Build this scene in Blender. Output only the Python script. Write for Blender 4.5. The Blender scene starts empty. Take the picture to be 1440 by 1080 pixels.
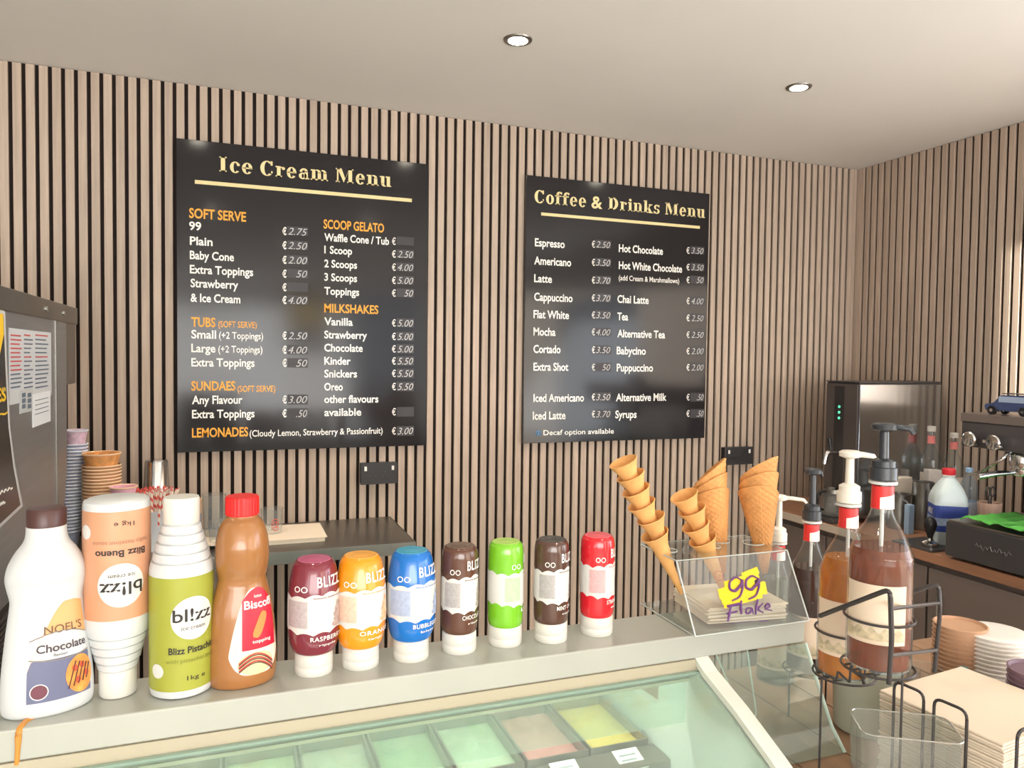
import bpy, bmesh, math, random
from mathutils import Vector, Matrix
random.seed(7)
PI = math.pi
SC = bpy.context.scene
COL = SC.collection

# ---------------------------------------------------------------- camera
ZC = 1.70
FPX = 1062.47
YAW, PITCH, ROLL = 0.3602, 0.0357, 0.0126
cf = Vector((math.sin(YAW)*math.cos(PITCH), math.cos(YAW)*math.cos(PITCH), -math.sin(PITCH)))
r0 = Vector((math.cos(YAW), -math.sin(YAW), 0)); u0 = r0.cross(cf)
cr = math.cos(ROLL)*r0 + math.sin(ROLL)*u0
cu = -math.sin(ROLL)*r0 + math.cos(ROLL)*u0
cam = bpy.data.cameras.new('camera'); co = bpy.data.objects.new('camera', cam); COL.objects.link(co)
co.matrix_world = Matrix(((cr.x, cu.x, -cf.x, 0), (cr.y, cu.y, -cf.y, 0), (cr.z, cu.z, -cf.z, ZC), (0, 0, 0, 1)))
cam.sensor_width = 36; cam.lens = FPX*36/1440; cam.clip_start = 0.02
SC.camera = co

# ---------------------------------------------------------------- world, sun, window light, fill light, exposure
w = bpy.data.worlds.new('world'); SC.world = w; w.use_nodes = True
bg = w.node_tree.nodes['Background']; bg.inputs[0].default_value = (0.80, 0.90, 1.0, 1); bg.inputs[1].default_value = 2.0
SC.view_settings.view_transform = 'Standard'; SC.view_settings.look = 'None'
SC.view_settings.exposure = 0.0; SC.view_settings.gamma = 1.0; SC.view_settings.use_curve_mapping = False

def light(kind, name, loc, direction, energy, color, **kw):
    l = bpy.data.lights.new(name, kind); l.energy = energy; l.color = color
    for k, v in kw.items(): setattr(l, k, v)
    o = bpy.data.objects.new(name, l); COL.objects.link(o); o.location = loc
    o.rotation_euler = Vector(direction).to_track_quat('-Z', 'Y').to_euler()
    return o
light('SUN', 'sun', (0, -6, 4), (0.2076, 1, -0.058), 75, (1, 0.93, 0.82), angle=0.01)
light('AREA', 'shopfront_daylight', (-0.6, -5.4, 1.45), (0.05, 1, 0.42), 305, (1.0, 0.97, 0.93), shape='RECTANGLE', size=4.6, size_y=2.1)
light('AREA', 'left_fill_light', (-3.1, -3.0, 1.5), (1, 0.35, 0.9), 60, (0.97, 0.98, 1.0), shape='RECTANGLE', size=3.0, size_y=1.8)  # added fill aimed up at the ceiling; the left wall has no window
light('AREA', 'side_window_daylight', (2.98, 0.0, 1.55), (-1, 0.15, 0.8), 30, (0.90, 0.95, 1.0), shape='RECTANGLE', size=1.5, size_y=1.3)
LAMPS = [(-0.13, 2.25), (0.857, 2.262), (1.955, 2.255), (-0.10, 0.46), (0.98, 0.46), (2.05, 0.46), (0.5, -1.3), (-1.2, 1.3)]

# ---------------------------------------------------------------- pixel ray helpers (only used to read real positions off known planes)
def ray(x, y): return cf + (x-720)/FPX*cr - (y-540)/FPX*cu
def uz(x, y, z): d = ray(x, y); return Vector((0, 0, ZC)) + d*((z-ZC)/d.z)
def uy(x, y, Y): d = ray(x, y); return Vector((0, 0, ZC)) + d*(Y/d.y)
def ux(x, y, X): d = ray(x, y); return Vector((0, 0, ZC)) + d*(X/d.x)

# ---------------------------------------------------------------- materials
MATS = {}
def mat(name, col, rough=0.5, metal=0.0, noise=0.0, nscale=8.0, bump=0.0, bscale=60, stretch=(1, 1, 1), rand=0.0, emit=0, trans=0, alpha=1, ior=1.45, sss=0, coat=0, spec=None):
    if name in MATS: return MATS[name]
    m = bpy.data.materials.new(name); m.use_nodes = True; nt = m.node_tree; N = nt.nodes; L = nt.links
    b = N['Principled BSDF']; c = (col[0], col[1], col[2], 1)
    b.inputs['Base Color'].default_value = c; b.inputs['Roughness'].default_value = rough; b.inputs['Metallic'].default_value = metal
    b.inputs['Transmission Weight'].default_value = trans; b.inputs['Alpha'].default_value = alpha; b.inputs['IOR'].default_value = ior
    b.inputs['Coat Weight'].default_value = coat; b.inputs['Coat Roughness'].default_value = 0.08
    if spec is not None: b.inputs['Specular IOR Level'].default_value = spec
    if sss: b.inputs['Subsurface Weight'].default_value = sss; b.inputs['Subsurface Scale'].default_value = 0.01
    if emit: b.inputs['Emission Color'].default_value = c; b.inputs['Emission Strength'].default_value = emit
    tc = N.new('ShaderNodeTexCoord'); mp = N.new('ShaderNodeMapping'); mp.inputs['Scale'].default_value = stretch
    L.new(tc.outputs['Object'], mp.inputs['Vector'])
    src = None
    if noise or rand:
        nz = N.new('ShaderNodeTexNoise'); nz.inputs['Scale'].default_value = nscale; nz.inputs['Detail'].default_value = 5
        vec = mp.outputs['Vector']
        if rand:
            oi = N.new('ShaderNodeObjectInfo'); va = N.new('ShaderNodeVectorMath'); va.operation = 'ADD'
            sc = N.new('ShaderNodeMath'); sc.operation = 'MULTIPLY'; sc.inputs[1].default_value = 40
            L.new(oi.outputs['Random'], sc.inputs[0]); L.new(vec, va.inputs[0]); L.new(sc.outputs[0], va.inputs[1]); vec = va.outputs[0]
        L.new(vec, nz.inputs['Vector'])
        mr = N.new('ShaderNodeMapRange'); mr.inputs['From Min'].default_value = 0.3; mr.inputs['From Max'].default_value = 0.7
        mr.inputs['To Min'].default_value = 1-noise; mr.inputs['To Max'].default_value = 1+noise
        L.new(nz.outputs['Fac'], mr.inputs['Value']); fac = mr.outputs[0]
        if rand:
            m2 = N.new('ShaderNodeMapRange'); m2.inputs['To Min'].default_value = 1-rand; m2.inputs['To Max'].default_value = 1+rand
            L.new(oi.outputs['Random'], m2.inputs['Value']); mm = N.new('ShaderNodeMath'); mm.operation = 'MULTIPLY'
            L.new(fac, mm.inputs[0]); L.new(m2.outputs[0], mm.inputs[1]); fac = mm.outputs[0]
        vm = N.new('ShaderNodeVectorMath'); vm.operation = 'SCALE'; vm.inputs[0].default_value = col[:3]
        L.new(fac, vm.inputs['Scale']); L.new(vm.outputs[0], b.inputs['Base Color'])
    if bump:
        n2 = N.new('ShaderNodeTexNoise'); n2.inputs['Scale'].default_value = bscale; n2.inputs['Detail'].default_value = 4
        L.new(mp.outputs['Vector'], n2.inputs['Vector']); bp = N.new('ShaderNodeBump'); bp.inputs['Strength'].default_value = bump; bp.inputs['Distance'].default_value = 0.002
        L.new(n2.outputs['Fac'], bp.inputs['Height']); L.new(bp.outputs[0], b.inputs['Normal'])
    MATS[name] = m; return m

def clear(name, tint=(0.95, 0.98, 0.96), rough=0.02, body=0.0, bodycol=(0.8, 0.85, 0.82), ior=1.45):
    """thin clear sheet: fresnel gloss over tinted transparency, with an optional milky share"""
    if name in MATS: return MATS[name]
    m = bpy.data.materials.new(name); m.use_nodes = True; nt = m.node_tree; N = nt.nodes; L = nt.links
    N.remove(N['Principled BSDF']); out = N['Material Output']
    t = N.new('ShaderNodeBsdfTransparent'); t.inputs[0].default_value = (*tint, 1)
    d = N.new('ShaderNodeBsdfDiffuse'); d.inputs[0].default_value = (*bodycol, 1)
    g = N.new('ShaderNodeBsdfGlossy'); g.inputs['Roughness'].default_value = rough
    mx = N.new('ShaderNodeMixShader'); L.new(t.outputs[0], mx.inputs[1]); L.new(d.outputs[0], mx.inputs[2])
    nz = N.new('ShaderNodeTexNoise'); nz.inputs['Scale'].default_value = 6; nz.inputs['Detail'].default_value = 6
    mr = N.new('ShaderNodeMapRange'); mr.inputs['From Min'].default_value = 0.3; mr.inputs['From Max'].default_value = 0.7
    mr.inputs['To Min'].default_value = body*0.8; mr.inputs['To Max'].default_value = body*1.2
    L.new(nz.outputs['Fac'], mr.inputs['Value']); L.new(mr.outputs[0], mx.inputs[0])
    f = N.new('ShaderNodeLayerWeight'); pw_ = N.new('ShaderNodeMath'); pw_.operation = 'POWER'; pw_.inputs[1].default_value = 5
    f0 = ((ior-1)/(ior+1))**2; ma = N.new('ShaderNodeMath'); ma.operation = 'MULTIPLY_ADD'; ma.inputs[1].default_value = 1-f0; ma.inputs[2].default_value = f0
    L.new(f.outputs['Facing'], pw_.inputs[0]); L.new(pw_.outputs[0], ma.inputs[0])
    m2 = N.new('ShaderNodeMixShader'); L.new(ma.outputs[0], m2.inputs[0]); L.new(mx.outputs[0], m2.inputs[1]); L.new(g.outputs[0], m2.inputs[2])
    L.new(m2.outputs[0], out.inputs['Surface']); MATS[name] = m; return m

def s(r, g, b):   # sRGB 0-255 to linear
    f = lambda v: (v/255)/12.92 if v <= 10 else (((v/255)+0.055)/1.055)**2.4
    return (f(r), f(g), f(b))

M_slat = mat('slat_wood', s(182, 164, 148), 0.6, noise=0.13, nscale=30, stretch=(3, 3, 0.12), rand=0.07, bump=0.15, bscale=220)
M_felt = mat('black_felt', s(34, 24, 20), 0.95, noise=0.1)
M_ceil = mat('ceiling_paint', s(236, 234, 230), 0.8, noise=0.02, nscale=2)
M_wallp = mat('plain_wall_paint', s(190, 184, 176), 0.8, noise=0.03)
M_floor = mat('floor_tile', s(196, 188, 176), 0.4, noise=0.08, nscale=3)
M_steel = mat('brushed_steel', s(158, 160, 164), 0.38, 0.75, noise=0.06, nscale=12, stretch=(0.3, 0.3, 8))
M_steel2 = mat('dull_steel', s(150, 147, 142), 0.38, 1.0, noise=0.08, nscale=6)
M_chrome = mat('chrome', s(210, 210, 210), 0.12, 1.0)
M_board = mat('gloss_black_board', s(38, 36, 38), 0.12, spec=0.4)
M_gold = mat('pale_gold_print', s(232, 214, 160), 0.6)
M_orange = mat('orange_print', s(245, 170, 62), 0.6)
M_white = mat('white_print', s(240, 238, 232), 0.6)
M_chalk = mat('handwritten_print', s(196, 196, 196), 0.6)
M_patch = mat('price_strip_print', s(52, 50, 54), 0.45)
M_slab = mat('cream_slab', s(174, 176, 167), 0.22, noise=0.03, nscale=5, coat=0.3)
M_wp = mat('white_plastic', s(206, 209, 210), 0.35, noise=0.015)
M_cap = mat('white_cap_plastic', s(216, 214, 206), 0.4)
M_black = mat('black_plastic', s(30, 30, 32), 0.35)
M_dark = mat('dark_grey_plastic', s(62, 58, 58), 0.35)
M_glass = clear('clear_glass')
M_acr = clear('acrylic_sheet', (0.93, 0.95, 0.94), 0.02, 0.05, (0.85, 0.86, 0.85), 1.5)
M_gedge = mat('glass_edge_green', s(150, 172, 160), 0.15)
M_caseglass = clear('case_glass', (0.90, 0.97, 0.93), 0.03, 0.10, (0.72, 0.8, 0.75))
M_haze = clear('misted_panel', (0.88, 0.95, 0.91), 0.15, 0.16, (0.78, 0.86, 0.80), 1.15)
M_cone = mat('wafer_cone', s(228, 172, 106), 0.7, noise=0.08, nscale=40, bump=0.2, bscale=200, rand=0.05)
M_waffle = mat('waffle_cone', s(220, 160, 98), 0.65, noise=0.12, nscale=30, bump=0.2, bscale=200, rand=0.06)
M_paper = mat('cream_paper', s(226, 212, 192), 0.8, noise=0.02)
M_wood = mat('plank_wood', s(150, 118, 92), 0.45, noise=0.12, nscale=14, stretch=(3, 0.3, 3), rand=0.06)
M_top = mat('counter_wood', s(150, 108, 82), 0.4, noise=0.15, nscale=12, stretch=(4, 0.4, 4))
M_cab = mat('cabinet_grey', s(98, 88, 84), 0.5, noise=0.05)

# ---------------------------------------------------------------- mesh helpers
def mk(name, bm, m, parent=None, smooth=False, label=None):
    me = bpy.data.meshes.new(name); bm.to_mesh(me); bm.free()
    for mm in (m if isinstance(m, (list, tuple)) else [m]): me.materials.append(mm)
    if smooth:
        for p in me.polygons: p.use_smooth = True
        try: me.set_sharp_from_angle(angle=math.radians(40))
        except Exception: pass
    o = bpy.data.objects.new(name, me); COL.objects.link(o)
    if parent: o.parent = parent
    if label: o['label'] = label
    return o
def tag(o, label, cat, group=None, kind=None):
    o['label'] = label; o['category'] = cat
    if group: o['group'] = group
    if kind: o['kind'] = kind
    return o
def thing(name, label, cat, loc=(0, 0, 0), rz=0, group=None):
    o = bpy.data.objects.new(name, None); COL.objects.link(o); o.location = loc; o.rotation_euler = (0, 0, rz); o.empty_display_size = 0.05
    return tag(o, label, cat, group)
def structure(o): o['kind'] = 'structure'; return o
def box(bm, x0, x1, y0, y1, z0, z1, bev=0.0, mi=0):
    vs = [bm.verts.new(p) for p in ((x0, y0, z0), (x1, y0, z0), (x1, y1, z0), (x0, y1, z0), (x0, y0, z1), (x1, y0, z1), (x1, y1, z1), (x0, y1, z1))]
    fs = [bm.faces.new([vs[i] for i in q]) for q in ((0, 3, 2, 1), (4, 5, 6, 7), (0, 1, 5, 4), (1, 2, 6, 5), (2, 3, 7, 6), (3, 0, 4, 7))]
    for f in fs: f.material_index = mi
    if bev:
        es = set(e for f in fs for e in f.edges)
        bmesh.ops.bevel(bm, geom=list(es), offset=bev, segments=2, affect='EDGES', profile=0.5)
    return bm
def B(*a, **k): return box(bmesh.new(), *a, **k)
def rings(bm, R, close=True, cap0=True, cap1=True):
    """R: list of rings (lists of Vector)"""
    V = [[bm.verts.new(p) for p in r] for r in R]; n = len(R[0])
    for a, b in zip(V, V[1:]):
        for i in range(n if close else n-1):
            j = (i+1) % n
            bm.faces.new((a[i], a[j], b[j], b[i]))
    if cap0: bm.faces.new(list(reversed(V[0])))
    if cap1: bm.faces.new(V[-1])
    return V
def lathe(bm, prof, n=32, sx=1, sy=1, cx=0, cy=0, cap0=True, cap1=True):
    """prof: (r, z); elliptical when sx, sy differ; sx/sy may be functions of z"""
    fx = sx if callable(sx) else (lambda z: sx); fy = sy if callable(sy) else (lambda z: sy)
    rings(bm, [[Vector((cx+r*fx(z)*math.cos(2*PI*i/n), cy+r*fy(z)*math.sin(2*PI*i/n), z)) for i in range(n)] for r, z in prof], True, cap0, cap1)
    return bm
def LT(prof, **k): return lathe(bmesh.new(), prof, **k)
def tube(bm, pts, r, n=8, closed=False):
    pts = [Vector(p) for p in pts]; R = []; up = Vector((0.13, 0.21, 1)).normalized(); N = len(pts)
    for i, p in enumerate(pts):
        a = pts[(i-1) % N] if (closed or i) else p; b = pts[(i+1) % N] if (closed or i < N-1) else p
        t = (b-a).normalized(); sd = t.cross(up)
        if sd.length < 0.05: sd = t.cross(Vector((1, 0, 0)))
        sd.normalize(); v = sd.cross(t); rr = r[i] if isinstance(r, (list, tuple)) else r
        R.append([p + sd*rr*math.cos(2*PI*k/n) + v*rr*math.sin(2*PI*k/n) for k in range(n)])
    if closed:
        V = [[bm.verts.new(q) for q in ring] for ring in R]
        for i in range(N):
            a, b = V[i], V[(i+1) % N]
            for k in range(n): bm.faces.new((a[k], a[(k+1) % n], b[(k+1) % n], b[k]))
    else: rings(bm, R)
    return bm
def rounded(pts, rad=0.01, seg=4, closed=False):
    """round the corners of a polyline"""
    pts = [Vector(p) for p in pts]; out = []; n = len(pts)
    for i, p in enumerate(pts):
        if not closed and i in (0, n-1): out.append(p); continue
        a = pts[(i-1) % n]; b = pts[(i+1) % n]
        d1 = (a-p); d2 = (b-p); rr = min(rad, d1.length*0.45, d2.length*0.45)
        s0 = p+d1.normalized()*rr; s1 = p+d2.normalized()*rr
        for k in range(seg+1):
            t = k/seg; out.append(s0*(1-t)**2+p*2*t*(1-t)+s1*t*t)
    return out
def prism(bm, poly, axis, a0, a1, mi=0):
    """extrude 2-D polygon; axis 'x': poly=(y,z); 'y': poly=(x,z); 'z': poly=(x,y)"""
    def P(q, a): return {'x': (a, q[0], q[1]), 'y': (q[0], a, q[1]), 'z': (q[0], q[1], a)}[axis]
    A = [bm.verts.new(P(q, a0)) for q in poly]; Bv = [bm.verts.new(P(q, a1)) for q in poly]; n = len(poly)
    fs = [bm.faces.new(A), bm.faces.new(list(reversed(Bv)))]
    for i in range(n): fs.append(bm.faces.new((A[i], Bv[i], Bv[(i+1) % n], A[(i+1) % n])))
    for f in fs: f.material_index = mi
    bmesh.ops.recalc_face_normals(bm, faces=bm.faces)
    return bm

# ---------------------------------------------------------------- lettering (flat meshes made from the built-in font)
TCACHE = {}
def slab_glyphs(txt):
    """heavy slab-serif capitals and lower case drawn from bars and fat-sided rings"""
    V = []; F = []; X = 0.0
    def P(pts): n = len(V); V.extend((X+a_, b_) for a_, b_ in pts); F.append(tuple(range(n, n+len(pts))))
    def bar(x0, y0, x1, y1): P([(x0, y0), (x1, y0), (x1, y1), (x0, y1)])
    def ring(cx, cy, rx, ry, ix, iy, a0=0, a1=360, n=28):
        for k in range(n):
            u = math.radians(a0+(a1-a0)*k/n); v = math.radians(a0+(a1-a0)*(k+1)/n)
            P([(cx+ix*math.cos(u), cy+iy*math.sin(u)), (cx+rx*math.cos(u), cy+ry*math.sin(u)), (cx+rx*math.cos(v), cy+ry*math.sin(v)), (cx+ix*math.cos(v), cy+iy*math.sin(v))])
    def stem(x0, x1, y1, base=True, top='l'):
        bar(x0, 0, x1, y1)
        if base: bar(x0-.06, 0, x1+.06, .065)
        if top == 'l': bar(x0-.06, y1-.065, x0+.01, y1)
        if top == 'b': bar(x0-.06, y1-.065, x1+.06, y1)
    for ch in txt:
        if ch == 'I': stem(.08, .26, .73, True, 'b'); adv = .40
        elif ch == 'C': ring(.32, .365, .30, .375, .12, .32, 48, 312); bar(.47, .52, .56, .73); bar(.50, .14, .56, .24); adv = .64
        elif ch == 'D': stem(.08, .26, .73, True, 'b'); ring(.26, .365, .36, .365, .17, .30, -90, 90, 20); adv = .69
        elif ch == 'M':
            stem(.08, .15, .73, True, ''); bar(.02, .665, .22, .73); stem(.62, .80, .73, True, ''); bar(.62, .665, .86, .73)
            P([(.10, .73), (.29, .73), (.47, .22), (.40, .0)]); P([(.40, .0), (.47, .22), (.66, .73), (.62, .60)]); adv = .92
        elif ch == 'c': ring(.24, .265, .22, .28, .07, .23, 45, 318); ring(.37, .40, .065, .065, 0, 0, 0, 360, 10); adv = .47
        elif ch == 'e': ring(.24, .265, .22, .28, .07, .23, 0, 322); bar(.07, .245, .46, .305); adv = .50
        elif ch == 'o': ring(.25, .265, .23, .28, .08, .225); adv = .51
        elif ch == 'r': stem(.08, .24, .53); ring(.37, .43, .075, .075, 0, 0, 0, 360, 10); bar(.22, .45, .37, .505); adv = .46
        elif ch == 'n': stem(.08, .24, .53); stem(.37, .53, .40, True, ''); ring(.35, .36, .18, .18, .04, .12, 0, 120, 12); adv = .60
        elif ch == 'm': stem(.08, .23, .53); stem(.34, .49, .40, True, ''); stem(.60, .75, .40, True, ''); ring(.32, .36, .17, .18, .03, .12, 0, 120, 12); ring(.58, .36, .17, .18, .03, .12, 0, 120, 12); adv = .83
        elif ch == 'u': bar(.08, .13, .24, .53); bar(.02, .465, .10, .53); stem(.36, .52, .53, False); bar(.50, 0, .58, .065); ring(.25, .17, .17, .18, .01, .12, 180, 300, 12); adv = .61
        elif ch == 'a': ring(.21, .155, .18, .165, .05, .115); bar(.29, 0, .44, .40); bar(.42, 0, .50, .065); ring(.26, .36, .18, .18, .03, .12, 0, 150, 14); ring(.13, .40, .06, .06, 0, 0, 0, 360, 10); adv = .52
        elif ch == 'i': stem(.08, .24, .53); ring(.16, .66, .085, .085, 0, 0, 0, 360, 12); adv = .32
        elif ch == 'f': stem(.08, .24, .60, True, ''); bar(0, .465, .38, .53); ring(.27, .58, .19, .17, .03, .115, 60, 180, 12); ring(.36, .67, .065, .065, 0, 0, 0, 360, 10); adv = .40
        elif ch == 'k': stem(.08, .24, .73); P([(.24, .22), (.30, .20), (.50, .47), (.44, .50)]); P([(.27, .30), (.38, .06), (.56, .06), (.38, .36)]); bar(.34, 0, .62, .065); bar(.36, .465, .58, .53); adv = .63
        elif ch == 's': ring(.21, .385, .17, .155, .05, .10, 20, 255, 16); ring(.21, .145, .19, .155, .06, .10, -165, 85, 16); bar(.33, .38, .38, .53); bar(.02, 0, .07, .16); adv = .43
        else: adv = .3
        X += adv+.035
    return V, F
def text_geo(txt, bold=0.0, shear=0.0, spacing=1.0, serif=False):
    key = (txt, bold, shear, spacing, serif)
    if key in TCACHE: return TCACHE[key]
    if serif and txt != '&': TCACHE[key] = slab_glyphs(txt); return TCACHE[key]
    cu_ = bpy.data.curves.new('t', 'FONT'); cu_.body = txt; cu_.size = 1; cu_.offset = bold; cu_.shear = shear; cu_.space_character = spacing
    cu_.resolution_u = 3; cu_.fill_mode = 'FRONT'
    o = bpy.data.objects.new('t', cu_); COL.objects.link(o); bpy.context.view_layer.update()
    me = bpy.data.meshes.new_from_object(o.evaluated_get(bpy.context.evaluated_depsgraph_get()))
    V = [(v.co.x, v.co.y) for v in me.vertices]; F = [tuple(p.vertices) for p in me.polygons]
    bpy.data.objects.remove(o); bpy.data.meshes.remove(me); bpy.data.curves.remove(cu_)
    TCACHE[key] = (V, F); return V, F
def text_box(V):
    xs = [v[0] for v in V]; ys = [v[1] for v in V]; return min(xs), max(xs), min(ys), max(ys)
def add_text(bm, txt, fn, x0, x1, y0, cap, **k):
    """lay txt between x0..x1, baseline y0, capital height cap; fn(u,v)->Vector"""
    V, F = text_geo(txt, **k); a, b, _, _ = text_box(V); sx = (x1-x0)/(b-a); sy = cap/0.73
    vs = [bm.verts.new(fn(x0+(v[0]-a)*sx, y0+v[1]*sy)) for v in V]
    for f in F:
        try: bm.faces.new([vs[i] for i in f])
        except ValueError: pass
    return bm

# ================================================================ THE SETTING
WB, WR, CZ = 3.09, 3.075, 2.70      # slat faces of the back and right walls, ceiling height
XL = -3.2; YF = -5.6
structure(mk('floor', B(XL-.1, WR+.2, YF-.1, WB+.2, -0.1, 0), M_floor))
ce = structure(mk('ceiling', B(XL-.1, WR+.2, YF-.1, WB+.2, CZ, CZ+.1), M_ceil))
wb = structure(mk('wall_back', B(XL, WR+.1, WB+.011, WB+.1, 0, CZ), M_felt))
wr = structure(mk('wall_right', B(WR+.011, WR+.1, 0.8, WB+.011, 0, CZ), M_felt))
b_ = bmesh.new(); box(b_, WR+.011, WR+.1, -0.75, 0.8, 0, 0.85); box(b_, WR+.011, WR+.1, -0.75, 0.8, 2.25, CZ); box(b_, WR+.011, WR+.1, YF, -0.75, 0, CZ)
structure(mk('wall_right_plain', b_, M_wallp)).name = 'wall_right_front'
structure(mk('wall_left', B(XL-.1, XL, YF, WB+.1, 0, CZ), M_wallp))
# front wall behind the camera with the shop window and a narrower sun-side window
b_ = bmesh.new()   # openings: shop window x -2.65..0.85, narrow window x 1.45..2.95
for q in ((XL, -2.65, 0, CZ), (0.85, 1.45, 0, CZ), (2.95, WR+.1, 0, CZ), (-2.65, .85, 0, .4), (-2.65, .85, 2.5, CZ), (1.45, 2.95, 0, .4), (1.45, 2.95, 2.64, CZ)):
    box(b_, q[0], q[1], YF-.1, YF, q[2], q[3])
structure(mk('wall_front', b_, M_wallp))
M_frame = mat('window_frame', s(70, 70, 72), 0.4)
def winframe(name, x0, x1, z0, z1, n):
    bm = bmesh.new()
    box(bm, x0, x1, YF-.06, YF-.02, z0, z0+.05); box(bm, x0, x1, YF-.06, YF-.02, z1-.05, z1)
    for i in range(n+1):
        x = x0+(x1-x0-.04)*i/n; box(bm, x, x+.04, YF-.06, YF-.02, z0, z1)
    return structure(mk(name, bm, M_frame))
structure(mk('wall_sun_blocker', B(-16, .35, -11, -10, -0.1, 7), M_wallp))  # unseen wall added to keep direct sun out of the wide shop window
winframe('window_1', -2.65, .85, .4, 2.5, 3)
# slats: each its own part
sl_me = None
def slat(parent, x, y, rot):
    global sl_me
    if sl_me is None:
        bm = bmesh.new(); box(bm, -.0135, .0135, 0, .011, 0.0, CZ-.003, bev=.0012)
        o = mk('slat', bm, M_slat, parent); sl_me = o.data
    else:
        o = bpy.data.objects.new('slat', sl_me); COL.objects.link(o); o.parent = parent
    o.location = (x, y, 0.001); o.rotation_euler = (0, 0, rot); return o
for i in range(-22, 95):
    x = -0.7032+0.02+0.04*i
    if x < WR-.016: slat(wb, x, WB, 0)
o_ = slat(wb, 3.0615, WB, 0); o_.scale = (.78, 1, 1)
o_ = slat(wr, WR, 3.0835, -PI/2); o_.scale = (.68, 1, 1)
for i in range(-4, 53):
    y = 2.92-0.02-0.04*i
    if y < WB-.014: slat(wr, WR, y, -PI/2)
# ================================================================ CEILING LAMPS
def downlight(x, y, lab, on):
    t = thing('recessed_ceiling_light', lab, 'ceiling light', (x, y, CZ), 0, 'recessed ceiling lights')
    mk('rim', LT([(.030, -.004), (.036, -.006), (.044, -.004), (.046, 0), (.030, 0)], n=32, cap0=False, cap1=False), M_steel2, t, True)
    mk('reflector', LT([(.030, -.004), (.026, -.0015)], n=32, cap0=False, cap1=False), M_chrome, t, True)
    mk('lamp', LT([(.004, -.0085), (.022, -.0075), (.0305, -.0052)], n=24, cap1=False), mat('lamp_glow', (1, .92, .75), emit=60) , t, True)
    l = bpy.data.lights.new('lamp_light', 'SPOT'); l.energy = on; l.color = (1, .88, .72); l.spot_size = 1.9; l.spot_blend = 0.8; l.shadow_soft_size = .04
    lo = bpy.data.objects.new('lamp_light', l); COL.objects.link(lo); lo.parent = t; lo.location = (0, 0, -.02)
LL = ['recessed ceiling light above the tall orange and white menu board, out of frame', 'recessed ceiling light shining warm near the middle of the ceiling', 'recessed ceiling light to the right, near the wall corner']
for i, (x, y) in enumerate(LAMPS):
    downlight(x, y, LL[i] if i < 3 else 'recessed ceiling light behind the viewer, in the second and further rows', 46 if y > 2 else 10)
# lit sign on the front wall behind the camera, seen as a warm reflection in the menu board
t = thing('lit_sign', 'warm yellow lit sign on the wall behind the viewer, reflected in the menu board', 'sign', (1.12, YF, 2.15))
mk('case', B(-.29, .29, .005, .06, 0, .33, bev=.005), M_dark, t); mk('panel', B(-.28, .28, .061, .066, .02, .31), mat('sign_glow', s(255, 214, 92), emit=4), t)

# ================================================================ MENU BOARDS
YB = 3.066
def board(name, label, xa, xb, zb, zt):
    t = thing(name, label, 'menu board', (xa, YB, zb))
    mk('panel', B(0, xb-xa, 0, .022, 0, zt-zb, bev=.0015), M_board, t)
    return t
def lay(t, name, rows, m, dy=-0.0012, **k):
    L = t.location
    for txt, x0, y0, x1, cap in rows:
        bm = bmesh.new(); kk = dict(k)
        if cap < 10.2 and kk.get('bold', 0) > .02: kk['bold'] = .010
        if y0: a = uy(x0, y0, YB); b = uy(x1, y0, YB); q = (a-Vector((0, 0, ZC))).dot(cf); h = cap/FPX*q
        else:   # same line as the word before
            z_ = a.z; a = uy(x0, 260, YB); b = uy(x1, 260, YB); a.z = z_
        add_text(bm, txt, lambda u, v: Vector((u, dy, v)), a.x-L.x, b.x-L.x, a.z-L.z, h, **kk)
        mk(name, bm, m, t)
def rects(t, name, rs, m, dy=-0.0006):
    L = t.location
    for x0, y0, x1, y1 in rs:
        a = uy(x0, y0, YB); b = uy(x1, y1, YB); mk(name, B(a.x-L.x, b.x-L.x, dy, 0, b.z-L.z, a.z-L.z), m, t)
mb = board('menu_board', 'glossy black menu board headed Ice Cream Menu with orange headings', -.176, .7755, ZC-.3728, ZC+.7892)
lay(mb, 'title_lettering', [('Ice', 308.5, 241, 355, 21), ('Cream', 366, 0, 461, 21), ('Menu', 472, 0, 550, 21)], M_gold, serif=True, bold=.022, spacing=1.12)
a = uy(274, 256, YB); b = uy(579, 284, YB); L = mb.location
mk('title_rule', B(a.x-L.x, b.x-L.x, -.0012, 0, a.z-L.z-.006, a.z-L.z+.008), M_gold, mb)
K = dict(bold=.022)
lay(mb, 'heading_lettering', [('SOFT SERVE', 266, 306, 346, 14), ('TUBS', 269, 459, 303, 13.5), ('(SOFT SERVE)', 307, 460, 361, 9), ('SUNDAES', 269, 549, 331, 13.5), ('(SOFT SERVE)', 334, 551, 387, 9),
    ('LEMONADES', 270, 615, 349, 13.5), ('SCOOP GELATO', 455, 321, 540, 13), ('MILKSHAKES', 456, 439, 532, 12.5)], M_orange, **K)
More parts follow.
